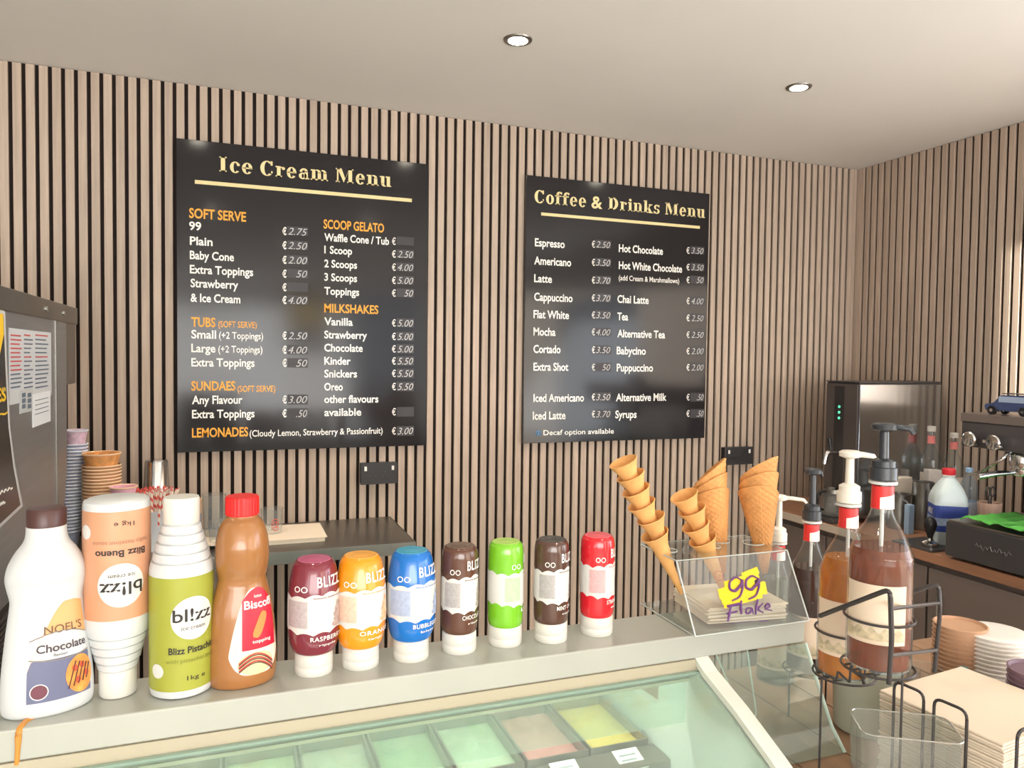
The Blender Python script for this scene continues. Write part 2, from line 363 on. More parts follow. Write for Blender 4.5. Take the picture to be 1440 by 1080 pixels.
lay(mb, 'item_lettering', [('99', 266, 323, 283, 12), ('Plain', 267, 344, 299, 12), ('Baby Cone', 267, 364, 329, 12), ('Extra Toppings', 267, 384, 356, 12), ('Strawberry', 268, 403.5, 335, 12), ('& Ice Cream', 268, 424, 338, 12),
    ('Small', 269, 475.5, 304, 12), ('(+2 Toppings)', 308, 476, 370, 10), ('Large', 269, 495, 303, 12), ('(+2 Toppings)', 307, 495.5, 369, 10), ('Extra Toppings', 269, 515, 358, 12),
    ('Any Flavour', 270, 568, 341, 12), ('Extra Toppings', 270, 588, 358, 12), ('(Cloudy Lemon, Strawberry & Passionfruit)', 351, 614, 538, 9.5),
    ('Waffle Cone / Tub', 456, 338.5, 547, 11), ('1 Scoop', 456, 356, 495, 11), ('2 Scoops', 456, 375.5, 502, 11), ('3 Scoops', 456, 394.5, 502, 11), ('Toppings', 456, 414, 505, 11),
    ('Vanilla', 456, 457, 496, 11), ('Strawberry', 456, 475.5, 516, 11), ('Chocolate', 456, 494, 510, 11), ('Kinder', 456, 512.5, 493, 11), ('Snickers', 456, 530.5, 502, 11), ('Oreo', 456, 549, 482, 11),
    ('other flavours', 456, 566.5, 532, 11), ('available', 456, 585, 508, 11)], M_white, **K)
PL = [(330, '2.75'), (350, '2.50'), (370.5, '2.00'), (390, '50'), (409, ''), (427, '4.00'), (477, '2.50'), (497, '4.00'), (515.5, '50'), (567, '3.00'), (586.5, '.50')]
PR = [(344, ''), (362, '2.50'), (380.5, '4.00'), (399, '5.00'), (417, '50'), (459, '5.00'), (478, '5.00'), (495.5, '5.00'), (512.5, '5.50'), (530, '5.50'), (548.5, '5.50'), (584, ''), (611, '3.00')]
def prices(t, P, xe, we, xd, xw, cap):
    lay(t, 'euro_lettering', [('\u20ac', xe, y, xe+we, cap) for y, _ in P], M_white, bold=.03)
    lay(t, 'price_lettering', [(p, xd if len(p) > 3 else xd+(xw-xd)*.42, y, xw, cap) for y, p in P if p], M_chalk, dy=-.0016, shear=.3, bold=-.004)
    rects(t, 'price_strip', [(xd-1, y-cap-1.5, xw+1, y+1.5) for y, _ in P], M_patch)
prices(mb, PL, 397, 6, 405, 432, 10.5); prices(mb, PR, 551, 5.5, 559, 581, 10)

cb = board('menu_board', 'glossy black menu board headed Coffee and Drinks Menu with white items', 1.21, 2.148, ZC-.3775, ZC+.788)
lay(cb, 'title_lettering', [('Coffee', 751.5, 285, 824, 18), ('&', 832, 0, 847.5, 18), ('Drinks', 856, 0, 928, 18), ('Menu', 936, 0, 992, 18)], M_gold, serif=True, bold=.022, spacing=1.1)
a = uy(761, 301, YB); b = uy(984, 318, YB); L = cb.location
mk('title_rule', B(a.x-L.x, b.x-L.x, -.0012, 0, a.z-L.z-.006, a.z-L.z+.007), M_gold, cb)
lay(cb, 'item_lettering', [('Espresso', 752, 346, 794, 11.5), ('Americano', 751, 371.5, 803, 11.5), ('Latte', 751, 396.5, 776, 11.5), ('Cappuccino', 751, 422.5, 805, 11.5), ('Flat White', 750, 447, 800, 11.5), ('Mocha', 750, 471.5, 781, 11.5),
    ('Cortado', 750, 496, 788, 11.5), ('Extra Shot', 750, 521, 799, 11.5), ('Iced Americano', 750, 565, 821, 11.5), ('Iced Latte', 749, 590, 795, 11.5),
    ('Hot Chocolate', 870, 354, 932, 11), ('Hot White Chocolate', 870, 378, 959, 11), ('(add Cream & Marshmallows)', 870, 394, 955, 7.5), ('Chai Latte', 868, 425.5, 912, 11), ('Tea', 868, 450, 883, 11), ('Alternative Tea', 868, 474, 935, 11),
    ('Babycino', 867, 498, 908, 11), ('Puppuccino', 867, 522, 918, 11), ('Alternative Milk', 866, 564, 937, 11), ('Syrups', 865, 588, 895, 11)], M_white, **K)
lay(cb, 'note_lettering', [('Decaf option available', 764, 612, 863, 7.5)], M_white, bold=.012)
prices(cb, [(348, '2.50'), (373.5, '3.50'), (398.5, '3.70'), (423.5, '3.70'), (447.5, '3.50'), (471.5, '4.00'), (496.5, '3.50'), (521, '50'), (563, '3.50'), (587, '3.70')], 832, 4.5, 838, 858, 9.5)
prices(cb, [(356.5, '3.50'), (380, '3.50'), (398, '50'), (427.5, '4.00'), (451.5, '2.50'), (475, '2.50'), (498, '2.00'), (521, '2.00'), (563, '.50'), (586, '.50')], 965, 4.5, 972, 989, 9)
c = uy(757, 609, YB)-cb.location
bm = bmesh.new(); tube(bm, [(c.x+.010*math.cos(q*PI/8), -.001, c.z+.010*math.sin(q*PI/8)) for q in range(16)], .0018, 6, True); box(bm, c.x-.002, c.x+.002, -.002, 0, c.z-.005, c.z+.004)
mk('decaf_symbol', bm, mat('blue_print', s(70, 150, 210), .5), cb)
# sockets on the back wall
def socket(x0, x1, z0, z1, lab):
    w_, h_ = x1-x0, z1-z0
    t = thing('wall_socket', lab, 'socket', ((x0+x1)/2, WB-.001, (z0+z1)/2), 0, 'black double wall sockets')
    mk('back_box', B(-w_/2, w_/2, -.030, 0, -h_/2, h_/2, bev=.003), M_black, t)
    mk('face_plate', B(-w_/2-.002, w_/2+.002, -.037, -.0305, -h_/2-.002, h_/2+.002, bev=.002), mat('socket_plate', s(58, 56, 58), .25), t)
    for sgn in (-1, 1):
        mk('switch', B(sgn*w_*.38-.005, sgn*w_*.38+.005, -.041, -.0375, .012, .030, bev=.001), M_white, t)
        bm = bmesh.new(); cx_ = sgn*w_*.18
        box(bm, cx_-.002, cx_+.002, -.0385, -.0375, .002, .010); box(bm, cx_-.012, cx_-.006, -.0385, -.0375, -.014, -.010); box(bm, cx_+.006, cx_+.012, -.0385, -.0375, -.014, -.010)
        mk('socket_slot', bm, M_black, t)
socket(.504, .650, 1.178, 1.262, 'black double wall socket below the menu board headed Ice Cream Menu')
socket(2.262, 2.42, 1.19, 1.272, 'black double wall socket behind the stacked waffle cones')

# ================================================================ STEEL WALL SHELF
ZS = 1.034
t = thing('steel_shelf', 'stainless steel wall shelf holding cups, straws and paper', 'shelf', (0, 2.632, 0))
mk('top', B(-1.5, .626, 0, .450, ZS-.004, ZS, bev=.001), M_steel2, t)
mk('front_edge', B(-1.5, .627, -.004, 0, ZS-.042, ZS+.001, bev=.001), M_steel2, t); mk('end_edge', B(.6265, .630, -.004, .450, ZS-.042, ZS+.001, bev=.001), M_steel2, t)
for x in (-1.2, -.35, .5):
    bm = bmesh.new(); prism(bm, [(.02, ZS-.042), (.44, ZS-.042), (.44, ZS-.3)], 'x', x, x+.005); box(bm, x-.012, x+.017, .436, .4565, ZS-.3, ZS-.005)
    mk('bracket', bm, M_steel2, t)

# cups on the shelf
def cup_stack(n, r1, r2, h, pitch, loc, name, labs, grp, m, m_top=None, lean=(0, 0), cat='cup', lift=.0):
    """inverted or upright nested cups; the first is the top one"""
    proto = None
    for i in range(n):
        z = loc[2]+pitch*(i)+(lift if i == n-1 else 0)
        if proto is None:
            bm = LT([(r2, .0), (r2+(r1-r2)*.5, h*.5), (r1, h-.006), (r1+.0030, h-.0045), (r1+.0036, h-.002), (r1+.0022, h), (r1-.0006, h-.002), (r2-.001, .002)], n=28, cap1=True)
            for f_ in bm.faces:
                if f_.calc_center_median().z > h-.0055 and (f_.calc_center_median().xy.length > r1-.004): f_.material_index = 1
            o = mk(name, bm, m, None, True); proto = o
        else:
            o = proto.copy(); COL.objects.link(o)
        o.location = (loc[0]+lean[0]*i, loc[1]+lean[1]*i, z); o.rotation_euler = (0, 0, i*.7)
        top = i == n-1
        tag(o, labs[0] if not top else labs[1], cat, grp)
        if top and m_top:
            o.data = o.data.copy(); o.data.materials[0] = m_top
M_bluecup = mat('blue_white_cup', s(226, 232, 244), .5, noise=.10, nscale=45)
M_pinkcup = mat('pink_white_print_cup', s(226, 196, 216), .5, noise=.25, nscale=60)
M_kraft = mat('kraft_tub', s(240, 206, 168), .6, noise=.04)
M_bluebody = mat('blue_grey_cup_wall', s(150, 158, 186), .5, noise=.1, nscale=40); M_kraftbody = mat('kraft_tub_wall', s(196, 146, 104), .6)
M_kraft2 = mat('orange_red_print_tub', s(226, 160, 96), .6, noise=.25, nscale=40)
M_pink = mat('pink_tub', s(232, 178, 196), .5, noise=.15, nscale=40)
cup_stack(28, .035, .024, .072, .0111, (-.497, 2.86, ZS), 'paper_cup', ['pale blue and white paper cup nested in the tall stack beside the soft serve machine', 'topmost pink-printed paper cup of the tall stack beside the soft serve machine'], 'tall stack of small paper cups', [M_bluebody, M_bluecup], M_pinkcup, (.00085, 0), 'cup', .034)
cup_stack(23, .056, .044, .066, .0108, (-.392, 2.82, ZS), 'paper_tub', ['kraft paper tub nested in the wide stack on the steel shelf', 'topmost orange and red printed paper tub of the wide stack'], 'wide stack of kraft paper tubs', [M_kraftbody, M_kraft], M_kraft2, (0, 0), 'tub', .028)
# kraft stack is 26*.0108+.066 tall; small pink tub on a stack of saucers
cup_stack(16, .040, .033, .040, .0118, (-.318, 2.735, ZS), 'small_paper_tub', ['kraft paper tub nested under the small pink tub', 'small pink printed paper tub with a blue emblem, topmost of a short stack'], 'short stack of small paper tubs', [M_kraftbody, M_kraft], M_pink, (0, 0), 'tub', .014)
# steel shaker tin upside down on a jar of straws area
t = thing('shaker_tin', 'polished steel milkshake tin upside down behind the striped straws', 'tin', (-.236, 2.93, ZS))
mk('body', LT([(.052, 0), (.050, .01), (.038, .28), (.034, .288), (.0, .288)][:4], n=32), M_chrome, t, True)
mk('rolled_rim', LT([(.052, 0), (.055, .003), (.054, .008), (.0505, .009)], n=32, cap0=False, cap1=False), M_chrome, t, True)
t = thing('straw_pail', 'white enamel pail with grey print holding red and white straws', 'pail', (-.236, 2.80, ZS))
mk('body', LT([(.042, 0), (.055, .135), (.057, .137), (.053, .137), (.040, .005)], n=32), mat('pale_grey_pail', s(214, 216, 220), .35, noise=.04), t, True)
M_st = bpy.data.materials.new('striped_straw'); M_st.use_nodes = True; nt = M_st.node_tree
tc = nt.nodes.new('ShaderNodeTexCoord'); wv = nt.nodes.new('ShaderNodeTexWave'); wv.inputs['Scale'].default_value = 22; wv.bands_direction = 'DIAGONAL'
cr_ = nt.nodes.new('ShaderNodeValToRGB'); cr_.color_ramp.interpolation = 'CONSTANT'; cr_.color_ramp.elements[0].color = (*s(222, 92, 84), 1); cr_.color_ramp.elements[1].position = .36; cr_.color_ramp.elements[1].color = (*s(238, 226, 212), 1)
nt.links.new(tc.outputs['Object'], wv.inputs['Vector']); nt.links.new(wv.outputs['Fac'], cr_.inputs[0]); nt.links.new(cr_.outputs[0], nt.nodes['Principled BSDF'].inputs['Base Color'])
sm = None
for i in range(46):
    a = i*2.4; rr = .044*math.sqrt((i+.5)/46)
    if sm is None:
        o = mk('paper_straw', LT([(.004, 0), (.004, .20)], n=8), M_st, None, True); sm = o.data
    else: o = bpy.data.objects.new('paper_straw', sm); COL.objects.link(o)
    o.location = (-.236+rr*.75*math.cos(a), 2.80+rr*.75*math.sin(a), ZS+.008)
    d = Vector((math.cos(a)*rr*6, math.sin(a)*rr*4, 1)); o.rotation_euler = d.to_track_quat('Z', 'Y').to_euler()
    tag(o, 'red and white striped paper straw standing in the white pail', 'straw', 'striped straws in the pail')
t = thing('scoop_cup', 'blue and cream paper cup behind the pistachio coloured bottle', 'cup', (-.125, 2.80, ZS))
mk('body', LT([(.028, 0), (.040, .115)], n=28, cap1=False), mat('steel_blue_paper', s(120, 142, 178), .5), t, True)
mk('rim', LT([(.040, .115), (.0415, .118), (.042, .165), (.0395, .167), (.038, .12)], n=28, cap0=False, cap1=False), mat('cream_brown_rim', s(205, 170, 135), .5), t, True)
def tumbler(x, y, z, r, h, lab, grp, cat='glass', name='glass_tumbler', m=None):
    o = mk(name, LT([(r*.8, 0), (r*.86, h*.1), (r, h), (r+.001, h+.001), (r-.002, h), (r*.84, h*.12), (.001, h*.1)], n=32, cap1=False), m or clear('tumbler_glass', (.95, .96, .96), .03, .05, (.85, .86, .86)), None, True)
    o.location = (x, y, z); return tag(o, lab, cat, grp)
tumbler(-.045, 2.87, ZS, .040, .165, 'clear glass tumbler on the shelf between the white and caramel bottles', 'glasses on the shelf')
tumbler(-.020, 2.78, ZS, .045, .085, 'short clear glass dish in front of the taller tumbler on the shelf', 'glasses on the shelf')
g = tumbler(.150, 2.86, ZS, .040, .105, 'clear glass tumbler with red print just right of the caramel bottle', 'glasses on the shelf')
bm = bmesh.new(); add_text(bm, '@', lambda u, v: Vector((.0395*math.cos(u/.0395-1.3), .0395*math.sin(u/.0395-1.3), v)), -.014, .014, .04, .035)
mk('red_print', bm, mat('red_print', s(205, 90, 80), .5), g)
o = mk('paper_sheet', B(-.34, .0, -.12, .12, 0, .012, bev=.002), M_paper); o.location = (.325, 2.855, ZS); tag(o, 'stack of cream paper sheets lying on the steel shelf', 'paper')
for k in range(3):
    sh = mk('sheet', B(-.44+.0, .004*k, -.122, .118, .0125+.0016*k, .0135+.0016*k), mat('pale_sheet', s(236, 220, 200), .8), o)

# ================================================================ SOFT SERVE MACHINE
XF = -.45
prof = [(1.72, .25)]
for p in ((75, 765), (84, 738), (91, 705), (94, 660), (94, 560), (94, 432)):
    q = ux(*p, XF); prof.append((q.y, q.z))
zt_ = ux(0, 404, XF).z
t = thing('soft_serve_machine', 'tall stainless steel soft serve machine with black poster at left edge', 'ice cream machine', (0, 0, 0))
body = [(1.66, .25), (2.30, .25), (2.44, .9)]+prof[1:-1]+[(2.575, 1.80), (1.66, 1.80)]
mk('body', prism(bmesh.new(), body, 'x', XF-.55, XF), M_steel, t)
mk('top_band', B(XF-.552, XF+.003, 1.65, 2.745, 1.785, 1.838, bev=.003), M_steel2, t)
mk('rear_hood', B(XF-.55, XF-.002, 2.578, 2.735, 1.60, 1.785), M_steel2, t)
mk('edge_trim', B(XF, XF+.003, 2.42, 2.428, 1.25, 1.785), M_steel2, t)
bm = bmesh.new(); box(bm, XF-.5, XF-.05, 1.70, 2.25, 0, .25); mk('plinth', bm, M_dark, t)
for yy in (2.30, 2.52):
    o = mk('bolt', LT([(.007, 0), (.007, .004), (.004, .005)], n=12), M_chrome, t, True); o.location = (XF+.003, yy, 1.811); o.rotation_euler = (0, PI/2, 0)
mk('hopper_knob', LT([(.02, 0), (.02, .02), (.013, .032), (.012, .05), (.004, .058)], n=20, cx=XF-.04, cy=1.88), mat('cream_knob', s(228, 212, 190), .5), t, True).location = (0, 0, 1.838)
# vent louvres low on the side
bm = bmesh.new()
for i in range(44):
    z = .62+.0118*i; box(bm, XF, XF+.006, 1.67, 1.93, z, z+.006)
o = mk('vent_louvres', bm, M_dark, t); o['kind'] = 'stuff'
mk('vent_recess', B(XF, XF+.002, 1.665, 1.94, .61, 1.15), M_black, t)
# poster
pp = [ux(*p, XF) for p in ((-60, 400), (6, 438), (9, 520), (13, 600), (20, 655), (31, 712), (0, 741), (-60, 790))]
def flat(name, pts, m, par, off):
    bm = bmesh.new(); vs = [bm.verts.new((XF+off, p.y, p.z)) for p in pts]; ws = [bm.verts.new((XF+.0002, p.y, p.z)) for p in pts]
    bm.faces.new(vs); n = len(vs)
    for i in range(n): bm.faces.new((vs[i], ws[i], ws[(i+1) % n], vs[(i+1) % n]))
    bmesh.ops.recalc_face_normals(bm, faces=bm.faces); return mk(name, bm, m, par)
ps = flat('poster_border', pp, mat('poster_white', s(205, 205, 208), .4), t, .0015)
cn = sum(pp, Vector())/len(pp)
pin = [ux(*p, XF) for p in ((-60, 408), (3, 444), (6, 520), (10, 600), (17, 657), (27, 710), (0, 735), (-60, 780))]
flat('poster', pin, mat('poster_black', s(38, 37, 40), .25), t, .0025)
M_yel = mat('yellow_print', s(240, 196, 40), .5)
flat('poster_stripe', [ux(*p, XF) for p in ((-30, 440), (2, 441), (3, 470), (-4, 505), (-30, 530))], M_yel, t, .0032)
def sidetext(bm, txt, px, py, px1, cap, off=.0034, **k):
    a = ux(px, py, XF); b = ux(px1, py, XF); q = (a-Vector((0, 0, ZC))).dot(cf)
    add_text(bm, txt, lambda u, v: Vector((XF+off, u, v)), a.y, b.y, a.z, cap/FPX*q, **k)
bm = bmesh.new(); sidetext(bm, 'ES', -8, 566, 6, 20, bold=.03); sidetext(bm, '~', -6, 590, 8, 16, bold=.02); mk('poster_lettering', bm, M_yel, t)
bm = bmesh.new(); sidetext(bm, 'Y', 0, 552, 5, 7)
for (qx0, qy0, qx1, qy1) in ((-20, 700, 14, 686), (-16, 716, 4, 706)):
    pq = []
    for k in range(25):
        q = ux(qx0+(qx1-qx0)*k/24, qy0+(qy1-qy0)*k/24+2.2*math.sin(k*1.7), XF); pq.append((XF+.004, q.y, q.z))
    tube(bm, pq, .0012, 5)
mk('poster_small_lettering', bm, M_white, t)
# stuck-on papers
def sheet(name, px0, py0, px1, py1, m, off=.001):
    a = ux(px0, py0, XF); b = ux(px1, py1, XF)
    return mk(name, B(XF, XF+off, a.y, b.y, b.z, a.z), m, t)
M_sheet = mat('notice_paper', s(196, 200, 206), .6)
sheet('notice_sheet', 12, 461, 72, 556, M_sheet); sheet('small_notice', 27, 549, 46, 577, mat('grey_notice', s(186, 190, 194), .6), .0012); sheet('white_note', 45, 555, 70, 592, mat('white_note', s(226, 230, 236), .6), .002)
red = bmesh.new(); blk = bmesh.new()
for c_, (x0, x1) in enumerate(((14, 30), (33, 46), (49, 68))):
    for k in range(13):
        y = 470+k*6.2
        a = ux(x0, y, XF); bq = ux(x1-random.random()*5, y, XF)
        box(red if (k in (0, 5) or c_ == 0 and k < 9) else blk, XF, XF+.0014, a.y, bq.y, a.z-.0035, a.z)
for k in range(4):
    a = ux(48, 563+k*6.5, XF); bq = ux(67, 563+k*6.5, XF); box(blk, XF, XF+.0024, a.y, bq.y, a.z-.0018, a.z)
for k in range(3):
    for c_ in (30, 38):
        a = ux(c_, 553+k*8, XF); bq = ux(c_+5, 553+k*8, XF); box(blk, XF, XF+.0016, a.y, bq.y, a.z-.010, a.z)
mk('notice_print_red', red, mat('dull_red_print', s(190, 90, 95), .6), t); mk('notice_print_dark', blk, mat('slate_print', s(100, 112, 130), .6), t)

# ================================================================ GELATO DISPLAY CASE
ZT = 1.17
t = thing('display_case', 'cream gelato display case with sloping glass front under the bottles', 'display case', (0, 0, 0))
mk('top_slab', B(-.95, 1.105, 1.216, 1.347, 1.124, ZT, bev=.003), M_slab, t)
mk('cream_rail', B(-.95, .855, 1.214, 1.224, 1.102, 1.1235), mat('cream_rail', s(176, 168, 146), .35), t)
mk('glass_top_edge', B(-.95, .845, 1.204, 1.2135, 1.099, 1.103), M_gedge, t, label='green glass edge along the top of the sloping front')
# sloping front glass as one bent sheet
gl = [(1.209, 1.099), (1.10, 1.062), (1.00, 1.020), (.90, .972), (.80, .905), (.745, .82), (.73, .70)]
def sheet_poly(pts, th):
    up = []
    for i, p in enumerate(pts):
        a = Vector(pts[max(i-1, 0)]); b = Vector(pts[min(i+1, len(pts)-1)]); d = (b-a).normalized(); n = Vector((d.y, -d.x)); up.append((p[0]+n.x*th, p[1]+n.y*th))
    return list(pts)+list(reversed(up))
mk('front_glass', prism(bmesh.new(), sheet_poly(gl, .005), 'x', -.95, .838), M_caseglass, t)
mk('end_panel', prism(bmesh.new(), [(1.345, 1.1235), (1.226, 1.1235), (1.205, 1.09)]+[(a_+.0, b_-.006) for a_, b_ in gl[1:]]+[(.73, .08), (1.60, .08), (1.60, .95), (1.345, .97)], 'x', .842, .866), mat('case_end_white', s(214, 224, 214), .3), t)
mk('end_trim', prism(bmesh.new(), sheet_poly([(1.222, 1.115), (1.19, 1.098)]+[(a_+.0, b_+.006) for a_, b_ in gl[1:]], .012), 'x', .842, .872), mat('case_end_trim', s(222, 226, 216), .3), t)
mk('front_panel', B(-.95, .84, .72, .74, .08, .69), M_slab, t)
mk('well_floor', B(-.95, .841, .75, 1.60, .70, .72), mat('case_inner_metal', s(150, 158, 152), .35, .6), t)
mk('rear_panel', B(-.95, .841, 1.602, 1.62, .08, .97), M_steel2, t)
mk('inner_rail', B(-.95, .838, 1.232, 1.242, 1.080, 1.098), mat('inner_rail_grey', s(150, 160, 152), .4), t)
mk('inner_rail_lip', B(-.95, .838, 1.228, 1.2315, 1.076, 1.082), mat('inner_lip_cream', s(196, 198, 176), .4), t)
mk('misted_glass_panel', B(-.95, .836, 1.236, 1.240, .992, 1.079), M_haze, t)
mk('streak_bar', B(-.50, .585, .995, 1.005, 1.003, 1.011, bev=.002), mat('streak_glow', (1, .93, .74), emit=3.0), t, label='warm glowing bar standing in for a reflected streak in the sloping glass')  # glowing bar added in place of a warm streak reflected in the glass
light('AREA', 'case_front_fill', (-.05, 1.10, 1.045), (0, -.2, -1), 1.0, (.93, 1.0, .95), shape='RECTANGLE', size=1.7, size_y=.02)  # fill lamp added to brighten the front row of pans
light('AREA', 'case_fill', (-.05, 1.29, 1.118), (0, .25, -1), 3.4, (.93, 1.0, .95), shape='RECTANGLE', size=1.7, size_y=.02)  # fill lamp added under the slab to lift the dark case interior
# gelato pans, resting on a pan rail at the well
cols = [('pale cream', s(206, 206, 170)), ('hazelnut brown', s(150, 122, 98)), ('pale pistachio', s(186, 202, 160)), ('grey vanilla', s(180, 188, 168)), ('mint green', s(150, 180, 140)), ('pale mint', s(176, 198, 168)), ('strawberry pink', s(200, 138, 132)), ('mango yellow', s(220, 198, 92))]
pw = .134
for row in range(2):
    for i, (cn_, cc) in enumerate(cols):
        if row == 1: cn_, cc = [('raspberry red', s(170, 80, 80)), ('vanilla', s(226, 216, 180)), ('coffee', s(170, 140, 110)), ('hazelnut', s(180, 150, 116)), ('lime', s(190, 206, 130)), ('toffee', s(190, 150, 98)), ('mocha', s(130, 108, 92)), ('coconut', s(220, 222, 212))][i]
        x0 = .835-(8-i)*(pw+.006)+.0; y0, y1 = ((1.36, 1.58) if row == 0 else (1.02, 1.29)); z0 = (.90 if row == 0 else .82)
        p = thing('gelato_pan', 'steel pan of %s gelato in the %s row of the display case' % (cn_, 'back' if row == 0 else 'front'), 'ice cream pan', (x0, y0, z0-.12), 0, 'gelato pans')
        bm = bmesh.new(); w_, d_ = pw, y1-y0
        box(bm, 0, w_, 0, .004, 0, .12); box(bm, 0, w_, d_-.004, d_, 0, .12); box(bm, 0, .004, .0041, d_-.0041, 0, .12); box(bm, w_-.004, w_, .0041, d_-.0041, 0, .12); box(bm, .0041, w_-.0041, .0041, d_-.0041, 0, .004)
        mk('pan', bm, M_steel2, p)
        bm = bmesh.new(); n1, n2 = 8, 12; rs = random.Random(i+10*row)
        G = [[bm.verts.new((.0045+(w_-.009)*a_/n1, .0045+(d_-.009)*b_/n2, .10+(.018*math.sin(PI*a_/n1)*math.sin(PI*b_/n2)+rs.uniform(-.006, .006) if 0 < a_ < n1 and 0 < b_ < n2 else 0))) for b_ in range(n2+1)] for a_ in range(n1+1)]
        for a_ in range(n1):
            for b_ in range(n2): bm.faces.new((G[a_][b_], G[a_+1][b_], G[a_+1][b_+1], G[a_][b_+1]))
        mk('gelato', bm, mat('gelato_'+cn_.replace(' ', '_'), cc, .6, noise=.08, nscale=20), p, True)
        if row == 0:
            tg = thing('flavour_card', 'white flavour price card in front of the %s gelato' % cn_, 'card', (x0+w_*.5, 1.345, .895), 0, 'flavour cards in the case')
            o = mk('card', B(-.028, .028, -.055, .0, 0, .002), M_white, tg); o.rotation_euler = (.25, 0, 0)
            bm = bmesh.new()
            for q in range(3): box(bm, -.020, .010+.004*q, -.045+.013*q, -.041+.013*q, .0022, .0026)
            o = mk('print', bm, mat('faint_print', s(150, 160, 165), .6), tg); o.rotation_euler = (.25, 0, 0)
rb = mk('pan_rail', B(-.95, .840, 1.292, 1.358, .72, .888), M_steel2, t)
mk('pan_support', B(-.95, .840, 1.36, 1.60, .7205, .779), M_steel2, t)
dx_ = uz(30, 1019, ZT).x
DP = rounded([uz(51, 1009, ZT+.0002), uz(38, 1013, ZT+.0002), Vector((dx_, 1.2165, ZT-.001)), Vector((dx_-.001, 1.2155, ZT-.020)), Vector((dx_-.003, 1.2155, ZT-.050))], .008, 6)
o = mk('caramel_drip', tube(bmesh.new(), DP, [.0030+.0018*math.sin(PI*(i+1)/(len(DP)+1)) for i in range(len(DP))], 8), mat('caramel', s(206, 140, 62), .25), None, True)
tag(o, 'streak of spilt caramel sauce running down the slab front at left', 'spill')
# glass wing at the right end of the slab
t = thing('glass_wing', 'sloping glass guard with bright polished edge under the slab right end', 'glass panel', (0, 0, 0))
wl = [(1.212, 1.1235), (1.180, 1.065), (1.136, .988), (1.10, .952)]
mk('pane', prism(bmesh.new(), sheet_poly(wl, .004), 'x', .874, 1.102), M_caseglass, t)
bm = bmesh.new(); tube(bm, [(1.104, y, z) for y, z in wl], .0035, 8); mk('polished_edge', bm, mat('edge_pale_green', s(205, 220, 212), .12), t, True)
# hanging clear pocket
t = thing('acrylic_pocket', 'narrow clear acrylic pocket hanging in a V under the slab end', 'holder', (0, 0, 0))
P = [uy(1005, 925, 1.235), uy(1044, 1008, 1.235), uy(1054, 1014, 1.235), uy(1064, 1006, 1.235), uy(1050, 916, 1.235)]
P[0].z = P[-1].z = 1.1235
bm = bmesh.new(); tube(bm, rounded(P, .012), .0016, 6); mk('rim_wire', bm, mat('edge_pale_green', (0, 0, 0)), t, True)
bm = bmesh.new(); prism(bm, [(p.x, p.z) for p in P], 'y', 1.2352, 1.2372); mk('sheet', bm, M_acr, t)

# ================================================================ BOTTLES ON THE SLAB
def prof_fn(prof):
    P = sorted(prof, key=lambda q: q[1])
    def f(z):
        if z <= P[0][1]: return P[0][0]
        for (r_a, z_a), (r_b, z_b) in zip(P, P[1:]):
            if z <= z_b: return r_a+(r_b-r_a)*((z-z_a)/max(1e-9, z_b-z_a))
        return P[-1][0]
    return f
def smooth_prof(pts, n=6):
    """Catmull-Rom through (r,z)"""
    P = [Vector(p) for p in pts]; out = []
    for i in range(len(P)-1):
        a, b, c, d = P[max(i-1, 0)], P[i], P[i+1], P[min(i+2, len(P)-1)]
        for k in range(n):
            t_ = k/n; q = 0.5*((2*b)+(c-a)*t_+(2*a-5*b+4*c-d)*t_*t_+(3*b-a-3*c+d)*t_**3); out.append((max(q.x, .0005), q.y))
    out.append(tuple(P[-1])); return out
class Skin:
    """maps (arc along the surface, height) on to a bottle surface; ang0 is the azimuth the print faces"""
    def __init__(s_, fr, ang0, sx=1, sy=1, rref=.04): s_.fr, s_.a, s_.sx, s_.sy, s_.R = fr, ang0, sx, sy, rref
    def __call__(s_, u, v, off=.0006):
        th = s_.a+u/s_.R; r = s_.fr(v)+off
        return Vector((r*s_.sx*math.cos(th), r*s_.sy*math.sin(th), v))
def band(skin, u0, u1, lo, hi, nu=40, nv=8, off=.0004):
    """wrapped label; lo(t), hi(t) give its lower and upper edge along t in 0..1"""
    bm = bmesh.new(); G = []
    for i in range(nu+1):
        t_ = i/nu; a, b = lo(t_), hi(t_); G.append([bm.verts.new(skin(u0+(u1-u0)*t_, a+(b-a)*j/nv, off)) for j in range(nv+1)])
    for i in range(nu):
        for j in range(nv): bm.faces.new((G[i][j], G[i+1][j], G[i+1][j+1], G[i][j+1]))
    return bm
def blob(skin, cu_, cv, ru, rv, n=28, off=.0008, rings_=3):
    bm = bmesh.new(); c = bm.verts.new(skin(cu_, cv, off)); prev = None
    for k in range(1, rings_+1):
        R = [bm.verts.new(skin(cu_+ru*k/rings_*math.cos(2*PI*i/n), cv+rv*k/rings_*math.sin(2*PI*i/n), off)) for i in range(n)]
        for i in range(n):
            j = (i+1) % n
            if prev is None: bm.faces.new((c, R[i], R[j]))
            else: bm.faces.new((prev[i], R[i], R[j], prev[j]))
        prev = R
    return bm
def ring_blob(skin, cu_, cv, ru, w_, n=24, off=.0012):
    bm = bmesh.new(); A = [bm.verts.new(skin(cu_+ru*math.cos(2*PI*i/n), cv+ru*math.sin(2*PI*i/n), off)) for i in range(n)]; Bq = [bm.verts.new(skin(cu_+(ru-w_)*math.cos(2*PI*i/n), cv+(ru-w_)*math.sin(2*PI*i/n), off)) for i in range(n)]
    for i in range(n): bm.faces.new((A[i], A[(i+1) % n], Bq[(i+1) % n], Bq[i]))
    return bm
